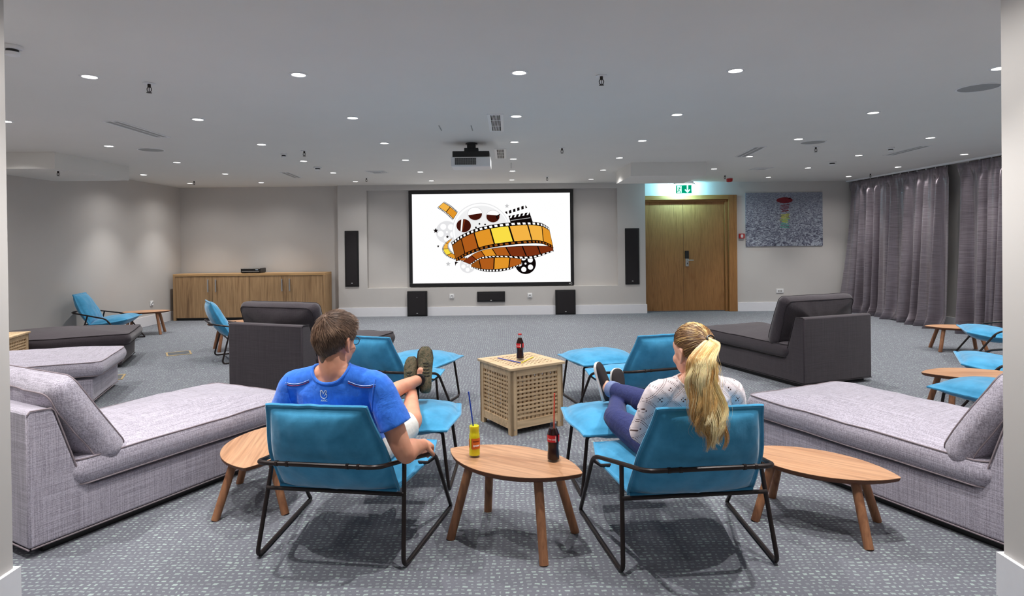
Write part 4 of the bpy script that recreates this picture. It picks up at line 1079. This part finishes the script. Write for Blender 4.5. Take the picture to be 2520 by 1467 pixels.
def neck_cut(o, LF, r, f, C, rx, ry, y0, zc, zmin):
    # open the neckline of a top and return the line its band follows
    me = o.data; bm = bmesh.new(); bm.from_mesh(me); bvh = BVHTree.FromBMesh(bm); line = []
    cc = LF(0, y0, zc)-Vector((C[0], C[1], 0)); tt = f*.80+Vector((0, 0, .60)); ax = f*.60-Vector((0, 0, .80))
    for k in range(36):
        a = 2*PI*k/36; q = cc+r*rx*1.03*math.cos(a)+tt*ry*1.03*math.sin(a)
        h = bvh.ray_cast(q-ax*.15, ax); line.append(h[0] if h[0] is not None and (h[0]-q).length < .07 else q)
    kill = []
    for v in bm.verts:
        if v.co.z > zmin:
            d = v.co-cc
            if (d.dot(r)/rx)**2+(d.dot(tt)/ry)**2 < .93 and -.12 < d.dot(ax) < .035: kill.append(v)
    bmesh.ops.delete(bm, geom=kill, context='VERTS')
    bins = [[] for _ in range(36)]
    for e in bm.edges:
        if e.is_boundary:
            for v in e.verts: d = v.co-cc; bins[int((math.atan2(d.dot(tt)/ry, d.dot(r)/rx) % (2*PI))/(2*PI)*36) % 36].append(v.co.copy())
    for k, bb in enumerate(bins):
        if bb: line[k] = sum(bb, Vector())/len(bb)
    bm.to_mesh(me); bm.free()
    for _ in range(3): line = [(line[i-1]+line[i]*2+line[(i+1) % 36])/4 for i in range(36)]
    return line
# ============================ the man ============================
MC, MF = (-.765, 3.095), (.151, .988)
Lm, rm, fm = frame_fn(MC, MF)
hc = Lm(-.005, -.262, 1.013); fd = (fm*math.cos(math.radians(16))+rm*math.sin(math.radians(16))); HM = basis(fd*.985-Vector((0, 0, .12)), (0, 0, 1))
HEADK = 1.04
mb = MB()
head_shape(mb, hc, HM, HEADK)
limb3(mb, [(Lm(0, -.285, .82), .062), (Lm(0, -.295, .885), .064), (hc+HM @ Vector((0, -.022, -.05)), .060)], 18)
for s in (-1, 1): limb3(mb, [(Lm(0, -.292, .885), .052), (Lm(s*.09, -.292, .848), .052), (Lm(s*.18, -.28, .815), .055)], 14)
torso(mb, Lm, rm, fm, [(-.06, .43, .13, .09, 0), (-.10, .47, .165, .115, 0), (-.145, .57, .150, .10, .2), (-.20, .68, .165, .105, .3), (-.245, .78, .185, .105, .35), (-.275, .82, .185, .088, .4), (-.292, .862, .12, .070, .4), (-.297, .89, .07, .055, .4)])
RS, RE, RWr = Lm(.200, -.275, .815), Lm(.330, -.285, .515), Lm(.352, -.075, .482)
limb3(mb, [(Lm(.13, -.28, .82), .058), (RS, .060), (RS.lerp(RE, .5), .053), (RE, .044), (RE.lerp(RWr, .35)+Vector((0, 0, .006)), .047), (RE.lerp(RWr, .75), .036), (RWr, .028)], 16)
hand(mb, RWr, (RWr-RE)+Vector((0, 0, -.02)), Vector((0, 0, 1))*.9+rm*.45, 1.25, 1, 1.0)
LS, LE, LWr = Lm(-.200, -.275, .815), Lm(-.315, -.20, .555), Lm(-.165, .03, .575)
limb3(mb, [(Lm(-.13, -.28, .82), .058), (LS, .060), (LS.lerp(LE, .5), .053), (LE, .044), (LE.lerp(LWr, .35), .046), (LE.lerp(LWr, .75), .035), (LWr, .028)], 16)
hand(mb, LWr, (LWr-LE)*.6+rm*.1+Vector((0, 0, -.01)), (0, 0, 1), .7, -1, 1.0)
RK, RA = Lm(.165, .325, .465), Lm(.03, .765, .535); LK, LA = Lm(-.10, .335, .575), Lm(.085, .775, .605)
for hip, kn, an in ((Lm(.09, -.10, .46), RK, RA), (Lm(-.09, -.10, .48), LK, LA)):
    mid = kn.lerp(an, .3)-Vector((0, 0, .012))
    limb3(mb, [(hip, .092), (hip.lerp(kn, .5), .078), (kn, .058), (mid, .056), (kn.lerp(an, .65), .043), (an, .033)], 16)
    limb3(mb, [(an, .032), (an+fm*.016-Vector((0, 0, .01)), .030), (an+fm*.018+Vector((0, 0, .05)), .026)], 12)
mb.v = [(p[0]-MC[0], p[1]-MC[1], p[2]) for p in mb.v]
man = mb.solid('person', m_skin_m, None, .0062, 5); man.location = (MC[0], MC[1], 0)
tag(man, 'man in a blue t-shirt and white shorts leaning back with his shoes up', 'person')
m_hair_m = plain('brown_hair', S(112, 88, 72), .5, var=.15, scale=60); m_hair_m2 = plain('brown_hair_light', S(150, 122, 102), .45, var=.15, scale=60); m_hair_m3 = plain('brown_hair_dark', S(84, 64, 54), .55, var=.1, scale=60)
HAIRM[man.name] = m_hair_m; face_parts(hc, HM, man, HEADK)
def hsurf(az, el, off, k):       # head surface: az 0 = back, pi = front; el up
    r = Vector((.077, .096, .100))*k; o = off; ce = math.cos(el)
    if el < 0:
        bk = max(0, math.cos(az)); ce = lerp(ce, max(ce, .74), bk)
    return Vector(((r.x+o)*ce*math.sin(az), -(r.y+o)*ce*math.cos(az)-.004*k, (r.z+o)*math.sin(el)*(1.12 if el < 0 else 1)+.022*k))
def hairline(az, man_=True):
    a = abs((az+PI) % (2*PI)-PI)
    if man_: return interp([0, .35, .8, 1.25, 1.55, 1.9, 2.3, 2.7, PI], [-1.45, -1.15, -.72, -.40, -.05, -.10, .25, .52, .55], a)
    return interp([0, .5, 1.0, 1.35, 1.6, 2.0, 2.4, 2.8, PI], [-.80, -.74, -.55, -.30, .05, .18, .40, .56, .60], a)
def hair_cap(off, k, man_):
    m = MB(); na, ne = 56, 20
    def fn(u, v):
        az = 2*PI*u; lo = hairline(az, man_); el = lerp(lo, PI/2-.001, v)
        t = min(1, (v)/.35); return hsurf(az, el, lerp(.0015, off, t**.7), k)
    return m.grid(fn, na, ne)
cap = put(hair_cap(.012, HEADK, True), HM, hc); rel(cap, man)
hair = cap.build('hair', m_hair_m, man, True, weld=.0005, angle=180)
random.seed(21); st = MB(); wh = Vector((-.018, -.058, .118))*HEADK
for i in range(15000):
    az = random.uniform(0, 2*PI); v = random.random()**.85; lo = hairline(az); el = lerp(lo-.02, PI/2, v)
    if random.random() > math.cos(el)+.12: continue
    t = min(1, v/.45); p = hsurf(az, el, .001+.010*t**.7, HEADK); nrm = Vector((p.x/.0059, p.y/.0092, (p.z-.022)/.010)).normalized()
    flow = p-wh; flow = flow-nrm*flow.dot(nrm)
    sw = nrm.cross(flow.normalized()); flow = (flow.normalized()+sw*.55*math.exp(-flow.length*14)+sw*.25*noise.noise(p*40)).normalized()
    if p.y > .02: flow = (flow+Vector((.25, .3, .55))*min(1, (p.y)/.06)*(1 if el > .35 else 0)).normalized()
    nz = noise.noise(p*22+Vector((3, 1, 7)))
    L_ = lerp(.008, .030, t)*(random.uniform(.6, 1.45)); lift = lerp(.10, .26, t)+.30*nz*t+(.12 if el > .9 else 0)
    d = (flow+nrm*lift).normalized(); P = [p-nrm*.002, p+d*L_*.5, p+d*L_*.9+flow*L_*.15-nrm*L_*.10]
    st.mi = 0 if nz < .05 else 1
    if random.random() < .25: st.mi = 2
    st.tube([HM @ q+hc for q in P], [.00085, .0008, .0002], 3)
rel(st, man); st.build('hair_strands', [m_hair_m, m_hair_m2, m_hair_m3], hair)['kind'] = 'stuff'
# glasses
gl = MB(); GA = lambda x, y, z: hc+HM @ (Vector((x, y, z))*HEADK)
for s in (-1, 1):
    gl.tube([GA(s*.034+.024*math.cos(a), .102-abs(s*.034+.024*math.cos(a))*.12, .004+.018*math.sin(a)) for a in [i*PI/10 for i in range(20)]], .0016, 6, closed=True)
    gl.tube(fillet([GA(s*.058, .095, .012), GA(s*.079, .080, .014), GA(s*.083, -.01, .016), GA(s*.084, -.03, -.002)], .01), .0016, 6)
gl.tube([GA(-.01, .101, .01), GA(0, .104, .013), GA(.01, .101, .01)], .0016, 6)
g_ = rel(gl, man).build('glasses', m_frame, man)
for s in (-1, 1):
    l = MB().ball((0, 0, 0), (.023, .0012, .017), 8); l.v = [tuple(GA(s*.034+p[0]/HEADK, .098+p[1], .004+p[2]/HEADK)) for p in l.v]; rel(l, man).build('lens', m_glass, g_)
# t-shirt
def shirtmat(name, c1, c2):
    t = NT(name); w = t.noise(t.coord((1, 1, 1)), 9, 4, .6, .8); t.base(t.ramp(t.noise(t.coord(), 40, 3), [(.3, S(*c1)), (.7, S(*c2))]))
    t.bump(t.math('ADD', w, t.math('MULTIPLY', t.noise(t.coord((1, 1, .4)), 26, 3, .6, 1.0), .35)), .55, .012); return t.set(Roughness=.85, Sheen_Weight=.3, Specular_IOR_Level=.2)
m_tee = shirtmat('blue_jersey', (46, 112, 222), (58, 128, 238)); m_teeseam = plain('white_stitching', S(190, 205, 240), .8); m_teered = plain('red_stitching', S(150, 60, 90), .8)
mb = MB()
torso(mb, Lm, rm, fm, [(-.075, .46, .170, .125, 0), (-.10, .50, .180, .130, 0), (-.145, .58, .178, .125, .2), (-.20, .68, .186, .124, .3), (-.248, .765, .200, .120, .35), (-.278, .815, .196, .100, .4), (-.295, .855, .135, .080, .4), (-.300, .875, .095, .070, .4)], 26)
for s in (-1, 1): limb3(mb, [(Lm(0, -.296, .882), .058), (Lm(s*.09, -.294, .852), .058), (Lm(s*.19, -.278, .822), .062)], 16)
RSl = RS.lerp(RE, .60)+rm*.012; LSl = LS.lerp(LE, .60)-rm*.012
limb3(mb, [(Lm(.12, -.28, .82), .066), (RS, .067), (RS.lerp(RE, .3)+rm*.006, .073)], 18)
limb3(mb, [(Lm(-.12, -.28, .82), .066), (LS, .067), (LS.lerp(LE, .3)-rm*.006, .073)], 18)
def cut_end(mb, A, B, r0, r1, n=20): # flat ended sleeve
    d = (B-A); P = [A+d*(i/5) for i in range(6)]; mb.tube(P, [lerp(r0, r1, i/5) for i in range(6)], n)
cut_end(mb, RS, RSl, .066, .078); cut_end(mb, LS, LSl, .066, .078)
for v in range(len(mb.v)):
    q = Vector(mb.v[v]); d = noise.noise(q*9)*.006+noise.noise(Vector((q.x*6, q.y*6, q.z*22)))*.005; mb.v[v] = tuple(q+Vector((d*.5, d, d*.6)))
rel(mb, man); tee = mb.solid('t_shirt', m_tee, man, .0065, 4)
NECKB = neck_cut(tee, Lm, rm, fm, MC, .088, .078, -.290, .862, .74)
bv = bvh_of(tee); LO = man.location
def seam(pts, mat, nm, r=.0022, off=.001):
    P = [cloth_snap(bv, Vector(p)-LO, d, off) for p, d in pts]; MB().tube(crom(P, 3), r, 6).build(nm, mat, tee)
back = fm*1+Vector((0, 0, -.45))
col = []
for i in range(33):
    a = 2*PI*i/32; x = .088*math.cos(a); yv = .066*math.sin(a)
    col.append((x, yv))
# neckband: an oval rib round the neck, dipping at the back
nb = MB(); NP = [Lm(x, -.306+yv, .898+.012*math.cos(2*math.atan2(yv, x))-(.042 if yv < 0 else .008)*(abs(yv)/.066)**1.5*1.0) for x, yv in col[:-1]]
nb.tube(NECKB, .0075, 8, closed=True)
nb.build('neckband', m_tee, tee)
for s in (-1, 1):
    for dy, mt in ((0, m_teeseam), (.008, m_teered)):
        seam([(Lm(s*lerp(.095, .215, i/8), -.60, lerp(.852, .835, i/8)-dy-.012*abs(math.sin(i/8*PI))), fm) for i in range(9)], mt, 'shoulder_seam', .0016)
    seam([(Lm(s*lerp(.212, .196, i/6), -.60, lerp(.855, .71, i/6)), fm) for i in range(7)], m_tee, 'sleeve_seam', .003)
# emblem printed on the back: an open ring with a finger and three small letters below
em = MB()
def e_path(pts, r=.0017):
    P = [cloth_snap(bv, Lm(-.012+x, -.60, .792+z)-LO, fm, .0012) for x, z in pts]; em.tube(P, r, 6, round_=True)
e_path([(-.0145, .012), (-.016, .004), (-.015, -.006), (-.009, -.014), (0, -.017), (.009, -.013), (.014, -.005), (.013, .002), (.008, .004), (.004, -.002)])
e_path([(-.0145, .012), (-.017, .017), (-.013, .020), (-.008, .017), (-.006, .010)]); e_path([(-.004, .004), (.001, .012), (.006, .019), (.011, .019), (.012, .014), (.008, .006)])
em.build('back_emblem', m_lab_w, tee)
vs, fs = text_mesh('AVEC', .0125, 0, .0004); V = []
for p in vs: V.append(tuple(cloth_snap(bv, Lm(-.012+p.x, -.60, .766+p.y)-LO, fm, .0015)))
MB().add(V, fs).build('back_lettering', m_lab_w, tee, False)
# shorts
m_short = shirtmat('white_shorts_cloth', (226, 224, 218), (238, 236, 230))
mb = MB(); torso(mb, Lm, rm, fm, [(-.04, .405, .15, .10, 0), (-.09, .44, .185, .13, 0), (-.115, .50, .186, .132, .1), (-.13, .54, .176, .122, .2)], 24)
for hip, kn in ((Lm(.09, -.10, .455), RK), (Lm(-.09, -.10, .475), LK)):
    cut_end(mb, hip, hip.lerp(kn, .88), .104, .083)
for v in range(len(mb.v)):
    q = Vector(mb.v[v]); d = noise.noise(q*14)*.006; mb.v[v] = tuple(q+Vector((d, d, d)))
rel(mb, man); mb.solid('shorts', m_short, man, .0065, 4)
# trail shoes and socks
t = NT('camouflage_shoe'); n = t.noise(t.coord(), 26, 3, .6, .5); t.base(t.ramp(n, [(.34, S(52, 46, 36)), (.45, S(84, 82, 58)), (.55, S(112, 98, 74)), (.66, S(66, 74, 52)), (.75, S(40, 36, 30))])); t.bump(t.noise(t.coord((40, 240, 40)), 1, 2), .6, .004); m_camo = t.set(Roughness=.75)
m_sole = plain('brown_rubber', S(58, 46, 36), .8, bump=.4, bscale=120); m_lace = plain('dark_lace', S(40, 40, 32), .8); m_sock = plain('black_sock', S(20, 18, 20), .9)
SP = [(0, .020, .02, .070), (.04, .033, .014, .092), (.16, .038, .012, .100), (.30, .037, .012, .100), (.42, .041, .012, .086), (.58, .047, .012, .068), (.74, .050, .012, .055), (.88, .044, .014, .046), (.97, .027, .018, .036), (1, .012, .022, .030)]
SS = [(0, .022, .002, .022), (.05, .036, 0, .024), (.25, .039, 0, .022), (.5, .046, 0, .021), (.74, .054, 0, .021), (.90, .047, .002, .021), (.99, .024, .008, .022), (1, .012, .012, .021)]
def shoe(heel, up, top, L_, name, lab, mats, parent, own, laces=True, sock=None, sp=SP, ss=SS):
    M = basis(up, top); b = put(MB().rings(shoe_rings(L_, sp)), M, heel); rel(b, own); o = b.build(name, mats[0], parent, True, angle=70, subsurf=1)
    s_ = put(MB().rings(shoe_rings(L_, ss)), M, heel); rel(s_, own).build('sole', mats[1], o, True, angle=50)
    if laces:
        q = MB()
        for i in range(5):
            y = .36+.065*i; z = interp([r[0] for r in sp], [r[3] for r in sp], y)+.001; w = .022
            q.tube([Vector((-w, y*L_, z-.008)), Vector((0, (y+.02)*L_, z+.002)), Vector((w, (y+.03)*L_, z-.008))], .0024, 6); q.tube([Vector((w, y*L_, z-.008)), Vector((0, (y+.02)*L_, z+.003)), Vector((-w, (y+.03)*L_, z-.008))], .0024, 6)
        rel(put(q, M, heel), own).build('laces', m_lace, o)
    return o
up = Vector((0, 0, 1))
o = shoe(RA+fm*.065-up*.085-rm*.0, up*.97-rm*.10+fm*.18, -fm*.95+up*.15-rm*.1, .285, 'shoe', None, (m_camo, m_sole), man, man)
o = shoe(LA+fm*.060-up*.10+rm*.012, up*.98-rm*.03+fm*.14, -fm*.9+up*.12+rm*.35, .295, 'shoe', None, (m_camo, m_sole), man, man)
for an in (RA, LA): rel(MB().tube([an-fm*.035+up*.0, an-fm*.01, an+fm*.04-up*.015], [.038, .039, .038], 16), man).build('sock', m_sock, man)

# ============================ the woman ============================
WC, WF = (.8165, 3.0), (-.082, .997)
Lw, rw, fw_ = frame_fn(WC, WF)
hw_ = Lw(-.004, -.265, .962); a_ = math.radians(21); fd = fw_*math.cos(a_)-rw*math.sin(a_); HW = basis(fd*.985-up*.10, (0, 0, 1)); KW = 1.02
mb = MB(); head_shape(mb, hw_, HW, KW)
limb3(mb, [(Lw(0, -.285, .79), .054), (Lw(-.003, -.292, .85), .050), (hw_+HW @ Vector((0, -.020, -.05)), .047)], 18)
for s in (-1, 1): limb3(mb, [(Lw(0, -.29, .845), .042), (Lw(s*.08, -.29, .815), .042), (Lw(s*.15, -.28, .788), .046)], 14)
torso(mb, Lw, rw, fw_, [(-.06, .42, .13, .09, 0), (-.10, .46, .165, .115, 0), (-.145, .56, .125, .09, .2), (-.20, .66, .135, .095, .3), (-.245, .755, .150, .098, .35), (-.275, .80, .152, .080, .4), (-.292, .835, .09, .058, .4), (-.297, .86, .055, .046, .4)])
wS, wE, wW = Lw(-.168, -.275, .785), Lw(-.188, -.135, .545), Lw(-.07, .055, .545)
xS, xE, xW = Lw(.160, -.275, .785), Lw(.215, -.135, .545), Lw(.06, .065, .575)
for a, b, c, s in ((wS, wE, wW, -1), (xS, xE, xW, 1)):
    limb3(mb, [(Lw(s*.10, -.28, .79), .048), (a, .049), (a.lerp(b, .5), .043), (b, .036), (b.lerp(c, .35), .037), (b.lerp(c, .75), .029), (c, .023)], 16)
    hand(mb, c, (c-b)*.5-rw*s*.06, up, .8, s, .9)
wRK, wRA = Lw(.01, .31, .575), Lw(-.155, .74, .565); wLK, wLA = Lw(-.215, .305, .50), Lw(-.085, .755, .505)
for hip, kn, an in ((Lw(.085, -.10, .46), wRK, wRA), (Lw(-.085, -.10, .45), wLK, wLA)):
    limb3(mb, [(hip, .092), (hip.lerp(kn, .5), .075), (kn, .054), (kn.lerp(an, .3)-up*.01, .052), (kn.lerp(an, .65), .038), (an, .030)], 16)
    limb3(mb, [(an, .029), (an+fw_*.014-up*.008, .027), (an+fw_*.016+up*.02, .024)], 12)
mb.v = [(p[0]-WC[0], p[1]-WC[1], p[2]) for p in mb.v]
wom = mb.solid('person', m_skin_w, None, .0060, 5); wom.location = (WC[0], WC[1], 0)
tag(wom, 'woman with a long blonde ponytail, lace blouse and jeans, feet up on a footstool', 'person')
m_hb = [plain('blonde_hair', S(238, 204, 140), .4, var=.12, scale=50), plain('light_blonde_hair', S(253, 234, 188), .38, var=.1, scale=50), plain('honey_hair', S(206, 160, 98), .42, var=.12, scale=50), plain('brown_root_hair', S(132, 96, 64), .48, var=.15, scale=60)]
HAIRM[wom.name] = m_hb[3]; face_parts(hw_, HW, wom, KW)
cap = put(hair_cap(.009, KW, False), HW, hw_); rel(cap, wom); whair = cap.build('hair', m_hb[3], wom, True, weld=.0005, angle=180)
random.seed(5); st = MB()
band = hsurf(-.02, .36, .012, KW)       # where the hair is tied, on the back of the head
for i in range(3600):
    az = random.uniform(0, 2*PI); lo = hairline(az, False); el = lerp(lo, lo+.5, random.random()**1.6) if random.random() < .75 else random.uniform(lo, 1.5)
    p = hsurf(az, el, .004, KW); P = []
    c0 = Vector((0, -.004, .022))*KW; a = (p-c0); b = (band-c0)
    off = random.uniform(.006, .012)
    for j in range(8):
        s_ = j/7; d = a.normalized().lerp(b.normalized(), s_)
        if d.length < .05: d += Vector((0, 0, .3))
        d.normalize(); e = 1/math.sqrt((d.x/(.077*KW))**2+(d.y/(.096*KW))**2+(d.z/(.100*KW))**2)
        q = c0+d*(e+off*min(1, .3+s_*2)+.0015*math.sin(s_*9+i)); P.append(HW @ q+hw_)
    r_ = random.random(); nn = noise.noise(p*18)
    st.mi = (3 if r_ < .72 else 2 if r_ < .85 else 0) if abs(az-PI) > .45 or el < .6 else (0 if r_ < .6 else 1)
    st.tube(P, [.00065]*7+[.0006], 3)
rel(st, wom); st.build('hair_strands', m_hb, whair)['kind'] = 'stuff'
bw = HW @ band+hw_
nrm = (HW @ Vector((band.x, band.y, .15*band.z))).normalized()
tie = MB(); ax = nrm*.8+up*.3; Mt = basis(ax, up)
tie.tube([bw+nrm*.010+Mt @ Vector((.021*math.cos(k*PI/9), 0, .017*math.sin(k*PI/9))) for k in range(18)], .0042, 8, closed=True)
rel(tie, wom).build('hair_tie', m_black, whair)
def hx(px, z, Y): return Vector(((px-1260)/FPX*Y, Y, z))
CL = crom([bw-nrm*.006, bw+Vector((-.001, -.018, .001)), bw+Vector((-.003, -.036, -.016)), hx(1740, .975, 2.555), hx(1744, .93, 2.535), hx(1746, .88, 2.515), hx(1752, .80, 2.495), hx(1760, .73, 2.475), hx(1770, .665, 2.47), hx(1777, .60, 2.475)], 6)
st = MB(); random.seed(9); NB = 34
bund = []
for _ in range(NB): bund.append((random.uniform(0, 2*PI), random.random()**.5, random.uniform(0, 6.28), random.uniform(1.8, 3.2), random.uniform(.016, .042), random.uniform(.78, 1.0)))
for i in range(5200):
    bi = random.randrange(NB); ba, br, bph, bfr, bam, bend = bund[bi]
    fr = random.random() < .05
    sp_ = .30 if not fr else .7
    a = ba+random.gauss(0, sp_); rr = min(1.08, max(.03, br+random.gauss(0, .12)))
    end = bend*random.uniform(.88, 1.0); n = 24; P = []
    jx, jy, jp = random.gauss(0, 1), random.gauss(0, 1), random.uniform(0, 6.28)
    for j in range(n):
        s_ = end*j/(n-1); f_ = s_*(len(CL)-1); k_ = min(int(f_), len(CL)-2); c = CL[k_].lerp(CL[k_+1], f_-k_)
        hwid = interp([0, .06, .14, .3, .55, .8, 1], [.011, .014, .026, .054, .072, .060, .040], s_); hdep = interp([0, .06, .2, .5, 1], [.012, .013, .030, .034, .020], s_)
        lk = interp([0, .25, .6, 1], [1, .8, .48, .34], s_)         # strands of one lock draw together
        aa = ba+(a-ba)*lk; r2 = br+(rr-br)*lk
        if fr: hwid *= 1+.45*s_
        wv = s_**1.5*1.15
        x = hwid*r2*math.cos(aa)+bam*wv*math.sin(s_*2*PI*bfr+bph)+.0025*s_*math.sin(s_*23+jp)+.004*jx*s_
        y = hdep*r2*math.sin(aa)+bam*.7*wv*math.cos(s_*2*PI*bfr+bph)+.003*jy*s_
        y = min(y, .030 if s_ > .5 else .05)
        bl_ = min(1, max(0, (s_-.03)/.16)); bl_ = bl_*bl_*(3-2*bl_); P.append(c+(Mt @ Vector((x, 0, y))).lerp(Vector((x, y, 0)), bl_))
    r_ = random.random(); base_ = (0, 1, 0, 2, 1, 1, 0, 2)[bi % 8]; st.mi = base_ if r_ < .75 else random.choice((0, 1, 1, 2))
    w0 = .00085 if not fr else .0005
    st.tube(P, [w0*(1-.65*(j/(n-1))**2) for j in range(n)], 3)
rel(st, wom); st.build('ponytail', m_hb, whair)['kind'] = 'stuff'
# lace blouse
t = NT('white_openwork'); co_ = t.n('ShaderNodeTexCoord').outputs['Object']; s3 = t.n('ShaderNodeSeparateXYZ'); t.l(co_, s3.inputs[0])
su = t.math('ADD', s3.outputs['X'], t.math('MULTIPLY', s3.outputs['Y'], .35)); sv = t.math('ADD', s3.outputs['Z'], t.math('MULTIPLY', s3.outputs['Y'], .25))
p1 = t.math('ADD', su, sv); p2 = t.math('SUBTRACT', su, sv)
def cells(v, k): return t.math('ABSOLUTE', t.math('SUBTRACT', t.math('FRACT', t.math('MULTIPLY', v, k)), .5))
dots = t.math('LESS_THAN', t.math('ADD', t.math('POWER', cells(p1, 118.0), 2.0), t.math('POWER', cells(p2, 118.0), 2.0)), .075)
line1 = t.math('GREATER_THAN', cells(p1, 11.0), .40); line2 = t.math('GREATER_THAN', cells(p2, 11.0), .40)
dia = t.math('LESS_THAN', t.math('ADD', cells(p1, 11.0), cells(p2, 11.0)), .22)
fl = t.math('MULTIPLY', t.math('LESS_THAN', t.math('ADD', t.math('POWER', cells(p1, 60.0), 2.0), t.math('POWER', cells(p2, 60.0), 2.0)), .10), dia)
hole = t.math('MAXIMUM', t.math('MULTIPLY', dots, t.math('MAXIMUM', line1, line2)), fl)
t.base(t.mix(hole, S(238, 226, 228), S(96, 70, 66))); w = t.noise(t.coord(), 11, 4, .6, .6); t.bump(t.math('SUBTRACT', w, t.math('MULTIPLY', hole, .25)), .5, .01)
m_lace_w = t.set(Roughness=.85, Sheen_Weight=.2, Specular_IOR_Level=.2)
mb = MB()
torso(mb, Lw, rw, fw_, [(-.07, .45, .172, .125, 0), (-.10, .50, .172, .125, 0), (-.145, .57, .165, .118, .2), (-.20, .66, .168, .118, .3), (-.248, .745, .174, .114, .35), (-.278, .792, .165, .094, .4), (-.292, .828, .125, .076, .4), (-.298, .842, .098, .068, .4)], 26)
for s in (-1, 1): limb3(mb, [(Lw(0, -.29, .842), .048), (Lw(s*.08, -.29, .818), .048), (Lw(s*.16, -.278, .79), .054)], 16)
for a, b, s in ((wS, wE, -1), (xS, xE, 1)):
    limb3(mb, [(Lw(s*.10, -.28, .79), .054), (a, .058), (a.lerp(b, .4)+rw*s*.008, .07)], 18)
    cut_end(mb, a, a.lerp(b, .95)+rw*s*.010, .060, .075)
for v in range(len(mb.v)):
    q = Vector(mb.v[v]); d = noise.noise(q*10)*.007; mb.v[v] = tuple(q+Vector((d*.6, d, d*.6)))
rel(mb, wom); bl = mb.solid('blouse', m_lace_w, wom, .0065, 4)
NECKB = neck_cut(bl, Lw, rw, fw_, WC, .098, .066, -.290, .830, .72)
nb = MB(); nb.tube(NECKB, .005, 8, closed=True); nb.build('neckband', plain('blouse_trim', S(236, 222, 222), .8), bl)
# jeans
t = NT('dark_blue_denim'); n = t.noise(t.coord((300, 300, 300)), 1, 2); w = t.noise(t.coord(), 12, 4, .6, .8); t.base(t.ramp(n, [(.3, S(34, 40, 84)), (.7, S(54, 62, 116))])); t.bump(t.math('ADD', w, t.math('MULTIPLY', n, .03)), .5, .012); m_denim = t.set(Roughness=.85, Sheen_Weight=.1, Specular_IOR_Level=.2)
m_cuff = plain('faded_denim', S(116, 130, 168), .85, var=.15, scale=300)
mb = MB(); torso(mb, Lw, rw, fw_, [(-.05, .40, .14, .09, 0), (-.09, .44, .178, .125, 0), (-.115, .49, .172, .122, .1), (-.13, .52, .155, .11, .2)], 24)
cuffs = MB()
for hip, kn, an in ((Lw(.085, -.10, .46), wRK, wRA), (Lw(-.085, -.10, .45), wLK, wLA)):
    en = kn.lerp(an, .86)
    limb3(mb, [(hip, .098), (hip.lerp(kn, .5), .082), (kn, .062), (kn.lerp(an, .3)-up*.01, .060)], 18)
    cut_end(mb, kn, en, .061, .047)
for v in range(len(mb.v)):
    q = Vector(mb.v[v]); d = noise.noise(q*16)*.004; mb.v[v] = tuple(q+Vector((d, d, d)))
rel(mb, wom); jn = mb.solid('jeans', m_denim, wom, .006, 4)
for kn, an in ((wRK, wRA), (wLK, wLA)):
    a, b = kn.lerp(an, .80), kn.lerp(an, .92); rel(MB().tube([a, a.lerp(b, .05), a.lerp(b, .5), a.lerp(b, .95), b], [.048, .0515, .051, .0505, .046], 18), wom).build('turned_up_cuff', m_cuff, jn)
# slip-on shoes
m_slip = plain('black_canvas', S(44, 38, 40), .8, var=.1, bump=.3, bscale=500); m_wsole = plain('white_rubber', S(232, 228, 224), .6, var=.02)
SPW = [(0, .018, .02, .060), (.04, .030, .014, .072), (.16, .034, .012, .070), (.30, .033, .012, .072), (.42, .037, .012, .070), (.58, .042, .012, .060), (.74, .044, .012, .052), (.88, .040, .014, .045), (.97, .026, .016, .036), (1, .012, .02, .030)]
SSW = [(0, .020, .0, .026), (.05, .034, 0, .027), (.25, .037, 0, .026), (.5, .043, 0, .025), (.74, .048, 0, .025), (.90, .043, .0, .026), (.98, .027, .004, .028), (1, .014, .008, .026)]
shoe(wRA+fw_*.050-up*.095-rw*.012, up*.98-rw*.20+fw_*.10, -fw_*.62+up*.1+rw*.75, .245, 'shoe', None, (m_slip, m_wsole), wom, wom, False, None, SPW, SSW)
shoe(wLA+fw_*.060-up*.085+rw*.01, up*.98+rw*.02+fw_*.14, -fw_*.95+up*.12+rw*.12, .245, 'shoe', None, (m_slip, m_wsole), wom, wom, False, None, SPW, SSW)
